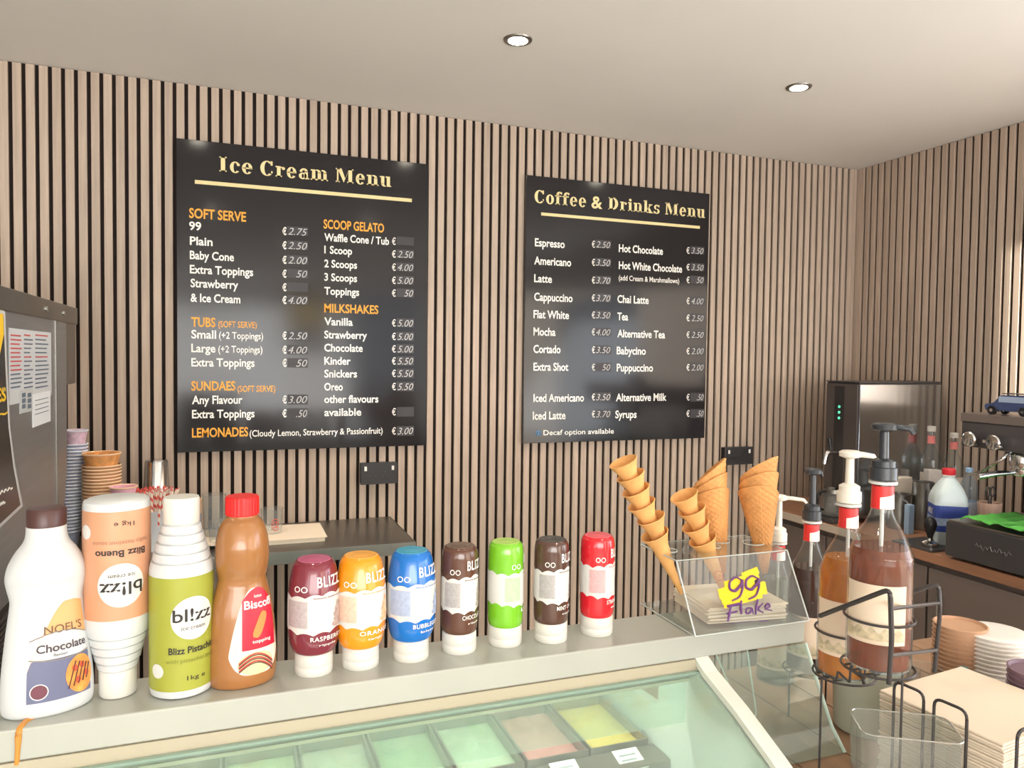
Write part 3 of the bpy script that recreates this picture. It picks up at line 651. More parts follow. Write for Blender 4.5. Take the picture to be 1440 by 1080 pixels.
def wtext(bm, skin, txt, u0, u1, v0, cap, off=.0012, flip=False, sub=True, **k):
    if flip: add_text(bm, txt, lambda u, v: skin(-u, -v, off), -u1, -u0, -v0, cap, **k)
    else: add_text(bm, txt, lambda u, v: skin(u, v, off), u0, u1, v0, cap, **k)
    return bm
M_pwhite = mat('label_white', s(214, 212, 208), .4)

def squeeze(x, y, name_col, lab, col, col2, wide, word, ang, small):
    t = thing('sauce_bottle', lab, 'sauce bottle', (x, y, ZT), 0, 'upside down squeezy sauce bottles')
    R = .0425 if wide else .0330
    if wide: pts = [(.030, .036), (.036, .042), (.0415, .065), (R, .10), (.0415, .14), (.037, .172), (.0335, .183), (.031, .186)]
    else: pts = [(.0295, .036), (.0322, .044), (.0330, .07), (R, .11), (.0328, .15), (.0325, .172), (.031, .183), (.029, .186)]
    pr = smooth_prof(pts, 4); fr = prof_fn(pr); rim = pr[-1][0]
    bm = LT(pr+[(rim-.002, .189), (rim-.005, .1895), (rim-.008, .187)], n=40)
    mk('body', bm, mat('sauce_'+name_col, col, .16, coat=.6, noise=.02), t, True)
    mk('base_dish', LT([(rim-.0035, .1893), (rim-.0045, .1903), (.014, .1898), (.010, .1908), (.002, .1908)], n=32), mat('sauce_top_'+name_col, col2, .25), t, True)
    cp = [(.0300, 0), (.0310, .002), (.0312, .014), (.0306, .015), (.0312, .016), (.0308, .034), (.029, .0365)]
    mk('cap', LT(cp, n=40), M_cap, t, True)
    sk = Skin(fr, ang, rref=.036)
    W = PI*2*.036
    def wav(t_, base, amp, ph): return base+amp*1.5*(abs(math.sin(t_*30+ph))-.5)+amp*.9*math.sin(t_*11+ph)
    mk('white_label', band(sk, -W/2, W/2-.0001, lambda q: wav(q, .078, .0030, .5), lambda q: wav(q, .138, .0028, 2), 120, 6), M_pwhite, t, True)
    mk('print_panel', band(sk, -.064, -.030, lambda q: .086, lambda q: .130, 16, 3, .0007), mat('panel_'+name_col, tuple(.38*c+.40 for c in col), .5, noise=.12, nscale=160), t, True)
    # ingredients panel of fine print
    bm = bmesh.new()
    for k in range(9):
        wtext(bm, sk, 'ingredients sugar water' if k % 2 else 'glucose syrup milk fat', -.062, -.034, .126-.0046*k, .0022, off=.0009)
    mk('fine_print', bm, mat('fine_'+name_col, tuple(.5*c+.35 for c in col), .5), t)
    bm = bmesh.new(); wtext(bm, sk, 'BLIZZ', -.017, .026, .152, .017, bold=.02, spacing=1.12); mk('brand_lettering', bm, M_white, t)
    bm = bmesh.new(); wtext(bm, sk, word, -.026, .026, .064, .0078, bold=.015, spacing=1.1)
    wtext(bm, sk, small, -.014, .014, .055, .004, bold=.01); mk('flavour_lettering', bm, M_white, t)
    bm = bmesh.new(); wtext(bm, sk, 'flavoured dessert sauce', -.022, .024, .1335, .003, bold=.01); mk('strap_lettering', bm, mat('sauce_'+name_col, col), t)
    for cx_ in (-.046, -.035):
        mk('round_symbol', ring_blob(sk, cx_, .149, .0048, .0014), M_white, t)
    # dessert picture: swirl and cup
    bm = bmesh.new()
    for k in range(5):
        b2 = blob(sk, .016+.0015*math.sin(k*2), .088+.008*k, .0115-.0019*k, .0055, 20, .0009+.0001*k)
        me = bpy.data.meshes.new('x'); b2.to_mesh(me); b2.free(); bm.from_mesh(me); bpy.data.meshes.remove(me)
    mk('dessert_print', bm, mat('dessert_'+name_col, tuple(.55*c+.42*v for c, v in zip(col, (.85, .8, .7))), .5, noise=.3, nscale=120), t)
    return t
YQ = 1.288
A0 = -math.radians(62)
squeeze(.135, 1.285, 'raspberry', 'upside down dark raspberry red sauce bottle with white cap, leftmost squeezy bottle', s(122, 40, 56), s(186, 96, 128), True, 'RASPBERRY', A0, 'ripple')
squeeze(.213, YQ-.002, 'orange', 'upside down orange sauce bottle with white cap between raspberry and blue', s(244, 150, 20), s(236, 170, 80), True, 'ORANGE', A0+.03, 'tangy')
squeeze(.302, 1.290, 'blue', 'upside down bright blue sauce bottle with white cap', s(0, 108, 196), s(70, 160, 190), True, 'BUBBLEGUM', A0+.08, 'blue')
squeeze(.392, 1.296, 'chocolate', 'upside down brown chocolate sauce bottle beside the blue bottle', s(92, 58, 44), s(96, 76, 66), False, 'CHOCOLATE', A0+.1, 'rich')
squeeze(.482, 1.300, 'lime', 'upside down lime green sauce bottle with barcode label', s(120, 192, 40), s(168, 206, 100), False, 'LIME', A0+.9, 'zesty')
squeeze(.570, 1.290, 'mint_chocolate', 'upside down dark brown mint sauce bottle beside the green one', s(84, 56, 46), s(78, 74, 70), False, 'MINT CHOC', A0+.15, 'cool')
squeeze(.668, 1.293, 'strawberry', 'upside down bright red sauce bottle, rightmost squeezy bottle', s(214, 34, 46), s(226, 104, 112), False, 'STRAWBERRY', A0+.35, 'sweet')

# --- the two tall white squeezable bottles with coloured labels
def litre_bottle(x, y, lab, name_col, col, flip, ang, lines):
    t = thing('topping_bottle', lab, 'sauce bottle', (x, y, ZT), 0)
    pts = [(.040, .0), (.0455, .003), (.047, .010), (.047, .185)]
    pts += [(.0465, .197), (.0440, .207), (.0405, .2078), (.0405, .2096), (.0425, .2104), (.0405, .221), (.0368, .2218), (.0368, .2236), (.0388, .2244), (.0365, .235), (.0325, .2358), (.0325, .2376), (.0345, .2384), (.0325, .249), (.0284, .2498), (.0284, .2516), (.0303, .2524), (.0285, .262), (.026, .263), (.0262, .264)]
    cap_p = [(.0262, .2645), (.0268, .266), (.0268, .301), (.0255, .305), (.012, .3055)]
    H = .306
    if flip:
        pts = [(r_, H-z_) for r_, z_ in reversed(pts)]; cap_p = [(r_, H-z_) for r_, z_ in reversed(cap_p)]
    # rounded base ring
    mk('body', LT(pts, n=48), M_wp, t, True); mk('cap', LT(cap_p, n=40), M_cap, t, True)
    fr = prof_fn(pts); sk = Skin(fr, ang, rref=.047); W = PI*2*.047
    F_ = (lambda z: H-z) if flip else (lambda z: z)
    lo, hi = sorted((F_(.014), F_(.188 if not flip else .178)))
    mk('label', band(sk, -W/2, W/2-.0001, lambda q: lo, lambda q: hi, 64, 2), mat('label_'+name_col, col, .35, noise=.01), t, True)
    vb = F_(.125)
    mk('white_disc', blob(sk, 0, vb, .033, .033, 40), M_pwhite, t, True)
    dk = mat('label_dark_print', s(44, 40, 40), .5)
    bm = bmesh.new()
    k = dict(flip=flip)
    wtext(bm, sk, 'bl!zz', -.030, .030, F_(.121), .020, bold=.012, **k); wtext(bm, sk, 'ice cream', -.018, .018, F_(.108), .0065, **k)
    wtext(bm, sk, lines[0], -.036, .036, F_(.072), .0105, bold=.022, **k); wtext(bm, sk, '1kg e', -.010, .018, F_(.030), .007, **k)
    mk('label_lettering', bm, dk, t)
    bm = bmesh.new(); wtext(bm, sk, lines[1], -.040, .040, F_(.058), .0065, **k); mk('label_small_lettering', bm, mat('label_small_'+name_col, tuple(c*.6 for c in col), .5), t)
    mk('round_seal', blob(sk, -.055, F_(.045), .011, .011, 24), M_pwhite, t)
    return t
litre_bottle(-.160, 1.298, 'white bottle with peach Blizz Bueno label standing upside down on its cap'.replace('Blizz Bueno ', ''), 'peach', s(206, 150, 116), True, -math.radians(76), ('Blizz Bueno', 'milky hazelnut sauce'))
litre_bottle(-.068, 1.284, 'white stepped bottle with olive green pistachio label standing upright', 'pistachio', s(158, 162, 62), False, -math.radians(66), ('Blizz Pistachio', 'with pistachio paste'))

# --- chocolate syrup bottle: flattened, waisted, brown cap
CH = .302
pts = smooth_prof([(.052, 0), (.0585, .006), (.060, .03), (.057, .075), (.0515, .125), (.0475, .155), (.047, .168), (.0505, .185), (.0525, .200), (.049, .218), (.040, .236), (.0300, .250), (.0265, .262), (.0262, .274)], 5)
fr = prof_fn(pts)
sy = lambda z: .60+.40*max(0, min(1, (z-.19)/.06))
t = thing('syrup_bottle', 'white waisted chocolate syrup bottle with brown cap at far left', 'sauce bottle', (-.250, 1.275, ZT), math.radians(14))
mk('body', LT(pts, n=56, sy=sy), M_wp, t, True)
mk('cap', LT([(.0255, .274), (.0262, .2745), (.0262, .297), (.0245, .300), (.012, .3005)], n=36), mat('brown_cap', s(78, 50, 48), .3), t, True)
class ESkin(Skin):
    def __call__(s_, u, v, off=.0006):
        r = s_.fr(v); a_, b_ = r+off, r*sy(v)+off; th = s_.a+u/s_.R
        return Vector((a_*math.cos(th), b_*math.sin(th), v))
es = ESkin(fr, -PI/2+.30, rref=.058)
def lab_edge(t_): return .012+.004*(2*t_-1)**2
lw = .046
def top_edge(t_): return .165-.095*max(0, 1-t_*1.6)**1.7*1.0-.02*max(0, t_-.8)
mk('label_navy', band(es, -lw, lw, lambda q: .024, lambda q: min(.084, top_edge(q)-.0), 40, 6), mat('label_navy', s(104, 108, 138), .35), t, True)
mk('label_orange', band(es, -lw, lw, lambda q: min(.112+.010*math.sin(q*PI), top_edge(q)-.001), top_edge, 40, 6), mat('label_apricot', s(232, 168, 112), .35), t, True)
bm = bmesh.new(); wtext(bm, es, "NOEL'S", -.024, .036, .121, .012, bold=.01); mk('brand_lettering', bm, mat('bronze_print', s(110, 84, 60), .4), t)
bm = bmesh.new(); wtext(bm, es, 'Chocolate', -.034, .040, .095, .012, bold=.015); wtext(bm, es, 'flavour', -.012, .008, .0875, .0045); mk('product_lettering', bm, mat('plum_print', s(70, 56, 66), .5), t)
bm = bmesh.new(); tube(bm, [es(-.044+.088*k/20, .113+.010*math.sin(k/20*PI), .001) for k in range(21)], .0007, 5); tube(bm, [es(-.044+.088*k/20, .086-.004*math.sin(k/20*PI), .001) for k in range(21)], .0007, 5); mk('gold_lines', bm, mat('grey_gold', s(150, 140, 130), .4), t)
mk('waffle_picture', blob(es, .026, .054, .023, .028, 30, .0012), mat('waffle_print', s(232, 150, 72), .5, noise=.25, nscale=90), t, True)
bm = bmesh.new()
for k in range(5): tube(bm, [es(.012+.007*k-.006, .036+.002*k, .0022), es(.022+.006*k-.004, .074-.002*k, .0022)], .0009, 5)
mk('syrup_stripes', bm, mat('dark_syrup', s(80, 46, 36), .4), t)
bm = bmesh.new()
for (a_, b_) in ((.016, .064), (.028, .066), (.036, .052), (.020, .046)):
    b2 = blob(es, a_, b_, .0045, .005, 12, .0020, 1); me = bpy.data.meshes.new('x'); b2.to_mesh(me); b2.free(); bm.from_mesh(me)
mk('berry_pictures', bm, mat('berry_red', s(214, 84, 52), .5), t)
mk('seal', blob(es, -.030, .040, .0105, .0100, 24, .0014), mat('plum_seal', s(110, 60, 74), .5), t); mk('seal_ring', ring_blob(es, -.030, .040, .0115, .0012, 24, .0016), M_white, t)

# --- caramel biscuit sauce bottle with red cap
pts = smooth_prof([(.046, 0), (.051, .005), (.0535, .03), (.052, .075), (.0475, .12), (.0415, .150), (.0375, .166), (.0372, .174), (.0405, .190), (.0415, .210), (.0395, .235), (.0330, .258), (.0245, .268), (.0235, .272)], 5)
fr = prof_fn(pts)
t = thing('caramel_bottle', 'caramel brown biscuit sauce bottle with bright red ridged cap', 'sauce bottle', (.022, 1.283, ZT), math.radians(8))
sy = lambda z: .74+.26*max(0, min(1, (z-.16)/.06))
mk('body', LT(pts, n=56, sy=sy), mat('caramel_body', s(160, 108, 62), .22, noise=.04, coat=.5), t, True)
bm = bmesh.new(); n = 60
rings(bm, [[Vector(((.0252+(.0006 if i % 2 else 0) if 0 < k < 4 else .0245)*math.cos(2*PI*i/n), (.0252+(.0006 if i % 2 else 0) if 0 < k < 4 else .0245)*math.sin(2*PI*i/n), z)) for i in range(n)] for k, z in enumerate((.2715, .273, .280, .2995, .3015))])
mk('cap', bm, mat('bright_red_cap', s(232, 34, 34), .35), t)
class ESkin2(ESkin): pass
es = ESkin(fr, -PI/2+.34, rref=.047)
mk('label_cream', band(es, -.040, .040, lambda q: .022+.03*(2*q-1)**4, lambda q: .158-.100*abs(2*q-1)**2.6, 36, 8, .0004), mat('label_cream', s(240, 230, 212), .4), t, True)
mk('label_red', band(es, -.022, .034, lambda q: .062, lambda q: .158-.018*(2*q-1)**2-.02*max(0, q-.7), 30, 6, .0008), mat('label_red', s(204, 36, 60), .35), t, True)
bm = bmesh.new(); wtext(bm, es, 'Biscoff', -.019, .033, .127, .013, bold=.02, off=.0014); wtext(bm, es, 'lotus', -.002, .012, .143, .005, off=.0014, bold=.01); wtext(bm, es, 'topping', -.008, .022, .072, .0055, bold=.01, off=.0014); mk('brand_lettering', bm, M_white, t)
bm = bmesh.new(); G = []
for i in range(13):
    row = []
    for j in range(7):
        a_, b_ = -.021+.042*i/12, (-.0068+.0136*j/6)*math.sqrt(max(.15, 1-((i-6)/6.4)**4)); row.append(bm.verts.new(es(.005+a_*math.cos(1.15)-b_*math.sin(1.15), .100+a_*math.sin(1.15)+b_*math.cos(1.15), .0016)))
    G.append(row)
for i in range(12):
    for j in range(6): bm.faces.new((G[i][j], G[i+1][j], G[i+1][j+1], G[i][j+1]))
mk('biscuit_picture', bm, mat('biscuit_print', s(214, 136, 74), .5), t)
mk('ice_cream_picture', blob(es, -.002, .040, .026, .018, 30, .0014), mat('scoop_print', s(222, 200, 160), .5), t, True)
for nm, c_, ph in (('red_swirl', s(206, 60, 58), 0), ('dark_swirl', s(96, 76, 62), .4)):
    bm = bmesh.new()
    for k in range(3): tube(bm, [es(-.026+.05*q/10, .040+.016*math.sin(q/10*PI+.2)-.006*k-ph*.006, .0022) for q in range(11)], .0008, 5)
    mk(nm, bm, mat(nm, c_, .5), t)
bm = bmesh.new()
for k in range(3): wtext(bm, es, 'info', -.035, -.026, .070-.006*k, .003, off=.001)
mk('side_print', bm, mat('faint_print', (0, 0, 0)), t)

# ================================================================ CONE HOLDER
t = thing('cone_holder', 'clear acrylic cone holder with yellow and purple 99 Flake print', 'cone holder', (0, 0, 0))
HX0, HX1 = .832, 1.103
ZB = ZT+.001
mk('base_plate', B(HX0, HX1, 1.203, 1.405, ZB, ZB+.004), M_acr, t)
bm = bmesh.new(); prism(bm, [(1.203, ZB+.004), (1.207, ZB+.004), (1.274, 1.2985), (1.270, 1.2985)], 'x', HX0, HX1); mk('front_sheet', bm, M_acr, t)
# top plate with four holes, built as a grid of quads round each hole
holes = [(.858, 1.340, .017), (.965, 1.340, .017), (1.008, 1.375, .021), (1.070, 1.340, .023)]
mk('top_plate', B(HX0, HX1, 1.270, 1.412, 1.2985, 1.3025), M_acr, t)
for hx, hy, hr in holes:
    bm = bmesh.new(); tube(bm, [(hx+hr*math.cos(q*PI/12), hy+hr*math.sin(q*PI/12), 1.303) for q in range(24)], .0012, 6, True); mk('hole_rim', bm, mat('acrylic_edge', s(196, 202, 198), .15), t, True)
M_ae = mat('acrylic_edge', (0, 0, 0))
bm = bmesh.new(); tube(bm, [(HX0, 1.203, ZB+.002), (HX0, 1.272, 1.3005), (HX0, 1.412, 1.3005)], .0017, 6); tube(bm, [(HX1, 1.203, ZB+.002), (HX1, 1.272, 1.3005), (HX1, 1.412, 1.3005)], .0017, 6)
tube(bm, [(HX0, 1.272, 1.3005), (HX1, 1.272, 1.3005)], .0013, 6); tube(bm, [(HX0, 1.203, ZB+.002), (HX1, 1.203, ZB+.002)], .0013, 6); tube(bm, [(HX0, 1.203, ZB+.002), (HX0, 1.405, ZB+.002)], .0013, 6); tube(bm, [(HX0, 1.412, 1.3005), (HX1, 1.412, 1.3005)], .0013, 6)
mk('polished_edges', bm, M_ae, t, True)
bm = bmesh.new(); box(bm, HX0, HX0+.004, 1.401, 1.405, ZB+.0041, 1.2984); box(bm, HX1-.004, HX1, 1.401, 1.405, ZB+.0041, 1.2984); mk('rear_posts', bm, M_acr, t)
# print on the sloping front
sl = Vector((0, 1.270-1.203, 1.2985-ZB-.004)); sln = sl.normalized(); nrm = Vector((0, -sln.z, sln.y))
def FP(u, v, off=.0008): return Vector((HX0+u, 1.203, ZB+.004))+sln*v+nrm*off
def frontpx(px, py):
    # intersect a viewing ray with the sloping sheet
    d = ray(px, py); o_ = Vector((0, 0, ZC)); p0 = Vector((HX0, 1.203, ZB+.004)); k = (p0-o_).dot(nrm)/d.dot(nrm); P_ = o_+d*k
    return (P_.x-HX0, (P_-p0).dot(sln))
bm = bmesh.new()
for st in (((1042, 806), (1064, 797), (1068, 806), (1046, 818)), ((1018, 818), (1065, 803), (1068, 813), (1020, 833)), ((1009, 829), (1060, 812), (1062, 827), (1012, 843)), ((1012, 838), (1074, 817), (1078, 831), (1016, 850)), ((1016, 846), (1072, 828), (1072, 841), (1019, 856)), ((1062, 822), (1076, 818), (1079, 835), (1064, 838))):
    V = [bm.verts.new(FP(*frontpx(*q), .0006+.0001*random.random())) for q in st]; bm.faces.new(V)
mk('yellow_brush_print', bm, mat('brush_yellow', s(252, 206, 24), .4), t)
def brush(bm, pts, w_=.0030):
    P_ = [FP(*frontpx(*q), .0016) for q in pts]; P_ = [Vector(v) for v in rounded(P_, .012, 5)]
    tube(bm, P_, [w_*(.55+.45*math.sin(PI*(i+.6)/(len(P_)+.4))) for i in range(len(P_))], 6)
bm = bmesh.new()
def nine(cx_, cy_):
    brush(bm, [(cx_+8, cy_-8), (cx_, cy_-13), (cx_-9, cy_-6), (cx_-9, cy_+5), (cx_-1, cy_+8), (cx_+8, cy_-2), (cx_+9, cy_-10), (cx_+10, cy_+4), (cx_+6, cy_+16), (cx_-5, cy_+21)])
nine(1034, 824); nine(1057, 822)
brush(bm, [(1022, 853), (1041, 849)]); brush(bm, [(1027, 853), (1025, 864), (1023, 874)]); brush(bm, [(1021, 863), (1036, 860)], .002)
brush(bm, [(1042, 845), (1041, 856), (1042, 864)]); brush(bm, [(1056, 855), (1049, 855), (1048, 863), (1055, 862), (1057, 854), (1059, 864)], .0022)
brush(bm, [(1065, 843), (1063, 854), (1062, 864)]); brush(bm, [(1072, 849), (1064, 857), (1073, 862)], .0022); brush(bm, [(1075, 857), (1083, 853), (1079, 848), (1074, 856), (1085, 859)], .0022)
mk('purple_lettering', bm, mat('purple_print', s(104, 62, 122), .4), t, True)
bm = bmesh.new(); u_, v_ = frontpx(1068, 875); add_text(bm, 'flake', lambda a_, b_: FP(a_, b_, .001), u_, u_+.022, v_, .004); u_, v_ = frontpx(1028, 878); add_text(bm, 'the crumbliest flakiest', lambda a_, b_: FP(a_, b_, .001), u_, u_+.05, v_, .0028); mk('small_lettering', bm, mat('purple_print', (0, 0, 0)), t)
u_, v_ = frontpx(1011, 810); sk_ = lambda a_, b_, off=.001: FP(a_, b_, off)
bm = ring_blob(sk_, u_, v_, .0105, .0012); b2 = ring_blob(sk_, u_+.002, v_-.004, .0055, .001); me = bpy.data.meshes.new('x'); b2.to_mesh(me); b2.free(); bm.from_mesh(me); mk('round_mark', bm, mat('russet_print', s(170, 110, 100), .5), t)
# napkins under the holder top
for k in range(9):
    o = mk('paper_napkin', B(-.088, .088, -.075, .075, 0, .0034, bev=.001), M_paper); o.location = (.985+random.uniform(-.003, .003), 1.308+random.uniform(-.003, .003), ZB+.0045+.0037*k); o.rotation_euler = (0, 0, -.12+random.uniform(-.03, .03))
    tag(o, 'cream folded paper napkin lying inside the clear cone holder', 'napkin', 'napkins inside the cone holder')

# --- wafer cones
cone_me = None
def place_axis(o, base, top):
    o.location = base; o.rotation_euler = (Vector(top)-Vector(base)).to_track_quat('Z', 'Y').to_euler()
def wafer_mesh():
    Lc = .145; p = [(.0030, 0), (.0040, .001), (.0105, .062), (.0150, .098), (.0165, .108), (.0170, .116), (.0235, .134), (.0285, Lc), (.0300, Lc+.002), (.0290, Lc+.0035), (.0270, Lc+.001), (.0165, .118), (.0140, .100), (.004, .02)]
    return LT(p, n=32)
cone_me = None
def wafer_stack(rims, tip_px, Y, lab, grp):
    global cone_me
    P_ = [uy(*q, Y) for q in rims]; tip = uy(*tip_px, Y)
    ax = (P_[0]-tip).normalized()
    for i, p in enumerate(P_):
        if cone_me is None: o = mk('wafer_cone', wafer_mesh(), M_cone, None, True); cone_me = o.data
        else: o = bpy.data.objects.new('wafer_cone', cone_me); COL.objects.link(o)
        base = p-ax*.147; place_axis(o, base, base+ax+Vector((random.uniform(-.03, .03), random.uniform(-.02, .02), 0)))
        tag(o, lab+(', topmost cone' if i == 0 else ', bottom cone with long tail' if i == len(P_)-1 else ', %s cone from the top' % ('', 'second', 'third', 'fourth', 'fifth')[i]), 'ice cream cone', grp)
wafer_stack([(877, 650), (886, 669.5), (895, 688), (903.5, 708.5), (912.5, 729), (921.5, 750)], (955, 829), 1.335, 'small flared wafer cone in the tall left leaning stack', 'tall leaning stack of wafer cones')
wafer_stack([(963, 696), (972, 716), (980, 737), (988.5, 758)], (1018, 829), 1.325, 'small flared wafer cone in the shorter stack of four', 'short leaning stack of wafer cones')
def waffle_mesh():
    bm = bmesh.new(); nu, nv = 96, 90; Lc = .205; R1 = .042; G = []
    for i in range(nu+1):
        th = 2*PI*i/nu*1.12; row = []
        for j in range(nv+1):
            v = j/nv; cut = .030*math.cos(th-.6); z = v*(Lc-.028+cut)
            zz = z/Lc; r_ = .0035+R1*zz+.0016*(th/(2*PI))
            a_ = th*R1*.75; g1 = math.sin((a_*1.0+z)*2*PI/.0125); g2 = math.sin((a_*1.0-z)*2*PI/.0125)
            r_ += .0019*max(max(g1, g2), -.1)
            row.append(bm.verts.new((r_*math.cos(th), r_*math.sin(th), z)))
        G.append(row)
    for i in range(nu):
        for j in range(nv): bm.faces.new((G[i][j], G[i+1][j], G[i+1][j+1], G[i][j+1]))
    return bm
wf = None
def waffle_stack(tip, top, n, pitch, Y, lab, grp, spin):
    global wf
    a = uy(*tip, Y); b = uy(*top, Y); ax = (b-a).normalized()
    for i in range(n):
        if wf is None:
            o = mk('waffle_cone', waffle_mesh(), M_waffle, None, True); wf = o.data
            md = o.modifiers.new('thick', 'SOLIDIFY'); md.thickness = .0018
        else:
            o = bpy.data.objects.new('waffle_cone', wf); COL.objects.link(o); md = o.modifiers.new('thick', 'SOLIDIFY'); md.thickness = .0018
        q = ax.to_track_quat('Z', 'Y') @ Matrix.Rotation(spin+.5*i, 3, 'Z').to_quaternion()
        o.rotation_euler = q.to_euler(); o.location = a+ax*(pitch*i)
        tag(o, lab+', '+('lowest', 'middle', 'top')[i if n == 3 else (0 if i == 0 else 2)]+' cone of the stack', 'ice cream cone', grp)
waffle_stack((1017, 806), (990, 655), 3, .026, 1.385, 'large waffle cone behind the short wafer cone stack', 'left stack of waffle cones', 5.4)
waffle_stack((1076, 806), (1064, 660), 3, .028, 1.340, 'large waffle cone at the right of the cone holder', 'right stack of waffle cones', 5.0)

# ================================================================ SIDE TABLE (planked) AND WHAT STANDS ON IT
ZP = .95
tb = thing('plank_table', 'brown planked side table right of the display case', 'table', (0, 0, 0))
x = .875; pl = None
while x < 2.05:
    if pl is None: o = mk('plank', B(0, .1145, .30, 1.50, ZP-.03, ZP, bev=.0015), M_wood, tb); pl = o.data
    else: o = bpy.data.objects.new('plank', pl); COL.objects.link(o); o.parent = tb
    o.location = (x, 0, 0); x += .118
mk('apron', B(.88, 2.05, .34, 1.48, .80, ZP-.031), M_cab, tb)
for lx in (.90, 2.0):
    for ly in (.36, 1.43): mk('leg', B(lx, lx+.04, ly, ly+.04, 0, .7995), M_cab, tb)

# --- syrup bottles
def syrup(px, py, q, r, lab, liquid, lcol, level, pump, spout_len, H, labelz):
    d = ray(px, py); base = Vector((0, 0, ZC))+d*q
    if q > 1.7: base.z = ZP
    t = thing('syrup_bottle', lab, 'syrup bottle', base)
    k = r/.0445; nk = .0150*k
    hs = H*.545; S = H-.050-hs; pts = smooth_prof([(r*.90, 0), (r*.985, .004), (r, .012), (r, hs), (r*.955, hs+S*.20), (r*.78, hs+S*.48), (nk*1.55, hs+S*.74), (nk*1.12, hs+S*.92), (nk, hs+S*1.06), (nk*.95, H-.004)], 5)
    mk('glass', LT(pts, n=40, cap1=False), clear('bottle_glass', (.90, .93, .93), .03, .02, (.7, .75, .78)), t, True)
    fr = prof_fn(pts); lv = [(max(fr(z)-.0022, .002), z) for z in [.004+ (level-.004)*i/24 for i in range(25)]]
    mk('liquid', LT(lv, n=36), liquid, t, True)
    a0 = math.atan2(-base.y, -base.x)
    sk = Skin(fr, a0, rref=r)
    l0, l1 = labelz
    mk('label', band(sk, -r*1.15, r*.85, lambda q_: l0, lambda q_: l1, 24, 3, .0005), mat('syrup_label_cream', s(226, 206, 184), .6, noise=.03), t, True)
    mk('label_print', band(sk, -r*1.1, r*.8, lambda q_: l0+.006, lambda q_: l0+.022+.004*math.sin(q_*30), 40, 2, .0008), mat('floral_print', s(196, 180, 150), .6, noise=.35, nscale=90), t, True)
    z0, z1 = H-.047, H-.012
    mk('neck_band', band(Skin(fr, a0, rref=nk), -PI*nk, PI*nk*.999, lambda q_: z0, lambda q_: z1, 28, 3, .0007), mat('neck_red', s(222, 52, 52), .4), t, True)
    mk('neck_white_patch', band(Skin(fr, a0, rref=nk), -nk*.2, nk*1.4, lambda q_: z0+.0005, lambda q_: z0+.018+.005*q_, 12, 2, .0011), M_white, t, True)
    mk('pour_ring', LT([(nk*1.05, H-.010), (nk*1.30, H-.009), (nk*1.30, H-.005), (nk*1.02, H-.004)], n=28, cap0=False, cap1=False), M_pwhite, t, True)
    pm, ph = pump
    mk('pump_collar', LT([(nk*1.15, H-.0035), (nk*1.28, H-.002), (nk*1.28, H+.016), (nk*1.1, H+.017), (nk*1.1, H+.026), (nk*.7, H+.030)], n=28), pm, t, True)
    mk('pump_stem', LT([(nk*.48, H+.030), (nk*.42, H+ph-.01)], n=16), pm, t, True)
    P_ = Vector((math.cos(a0+PI/2), math.sin(a0+PI/2), 0))
    bm = bmesh.new(); lathe(bm, [(nk*.50, H+ph-.014), (nk*1.15, H+ph-.010), (nk*1.20, H+ph-.003), (nk*.9, H+ph)], n=20)
    pts_ = [P_*(-nk*.6)+Vector((0, 0, H+ph-.005)), P_*spout_len*.5+Vector((0, 0, H+ph-.006)), P_*spout_len*.88+Vector((0, 0, H+ph-.008)), P_*spout_len+Vector((0, 0, H+ph-.016))]
    tube(bm, pts_, [nk*.34, nk*.32, nk*.28, nk*.2], 10)
    mk('pump_head', bm, pm, t, True)
    mk('dip_tube', LT([(.003, .02), (.003, H)], n=8), M_pwhite, t, True)
    return t, base
def liq(name, col, tr):
    return clear(name, col, .04, .42 if tr else .10, tuple(c*.9 for c in col), 1.33)
M_wpump = mat('white_pump', s(238, 232, 220), .35); M_bpump = mat('black_pump', s(52, 56, 62), .25)
L1 = liq('liquid_brown', s(178, 104, 74), True); L2 = liq('liquid_amber', s(236, 160, 60), True); L3 = liq('liquid_dark', s(96, 58, 46), True); L4 = liq('liquid_clear', s(220, 224, 205), False)
SB = []
SB.append(syrup(1234, 933, 1.18, .0470, 'large syrup bottle with black pump and reddish brown syrup, nearest of the rack', L1, None, .185, (M_bpump, .085), .040, .292, (.045, .135)))
SB.append(syrup(1187, 944, 1.34, .0465, 'syrup bottle with white pump and golden amber syrup beside the black pump bottle', L2, None, .205, (M_wpump, .088), .042, .305, (.040, .135)))
SB.append(syrup(1136, 938, 1.60, .0450, 'dark brown syrup bottle with black pourer behind the clear cone holder', L3, None, .215, (M_bpump, .105), .018, .318, (.035, .12)))
SB.append(syrup(1090, 955, 1.785, .0440, 'clear syrup bottle with white pump, leftmost, seen behind the clear cone holder', L4, None, .240, (M_wpump, .105), .060, .330, (.035, .15)))
# --- wire rack
rk = thing('syrup_rack', 'black wire rack holding the pump syrup bottles', 'rack', (0, 0, 0))
M_wire = mat('black_wire', s(66, 62, 62), .35, .3)
Bs = [b for _, b in SB]
def seat(i, r):
    b = Bs[i]; bm = bmesh.new(); z = b.z-.0035
    tube(bm, [(b.x+r*math.cos(k*PI/12), b.y+r*math.sin(k*PI/12), z) for k in range(24)], .0021, 6, True)
    for k in range(-1, 2): 
        hw = math.sqrt(max(0, r*r-(k*r*.38)**2)); tube(bm, [(b.x-hw, b.y+k*r*.38, z), (b.x+hw, b.y+k*r*.38, z)], .0018, 6)
    return mk('bottle_seat', bm, M_wire, rk, True)
for i, r in enumerate((.053, .052, .050)): seat(i, r)
bm = bmesh.new()
for i in range(2): tube(bm, [Bs[i]+Vector((0, .045, -.0035)), Bs[i+1]+Vector((0, -.045, -.0035))], .0028, 6)
o = mk('seat_link', bm, M_wire, rk, True); bm = bmesh.new()
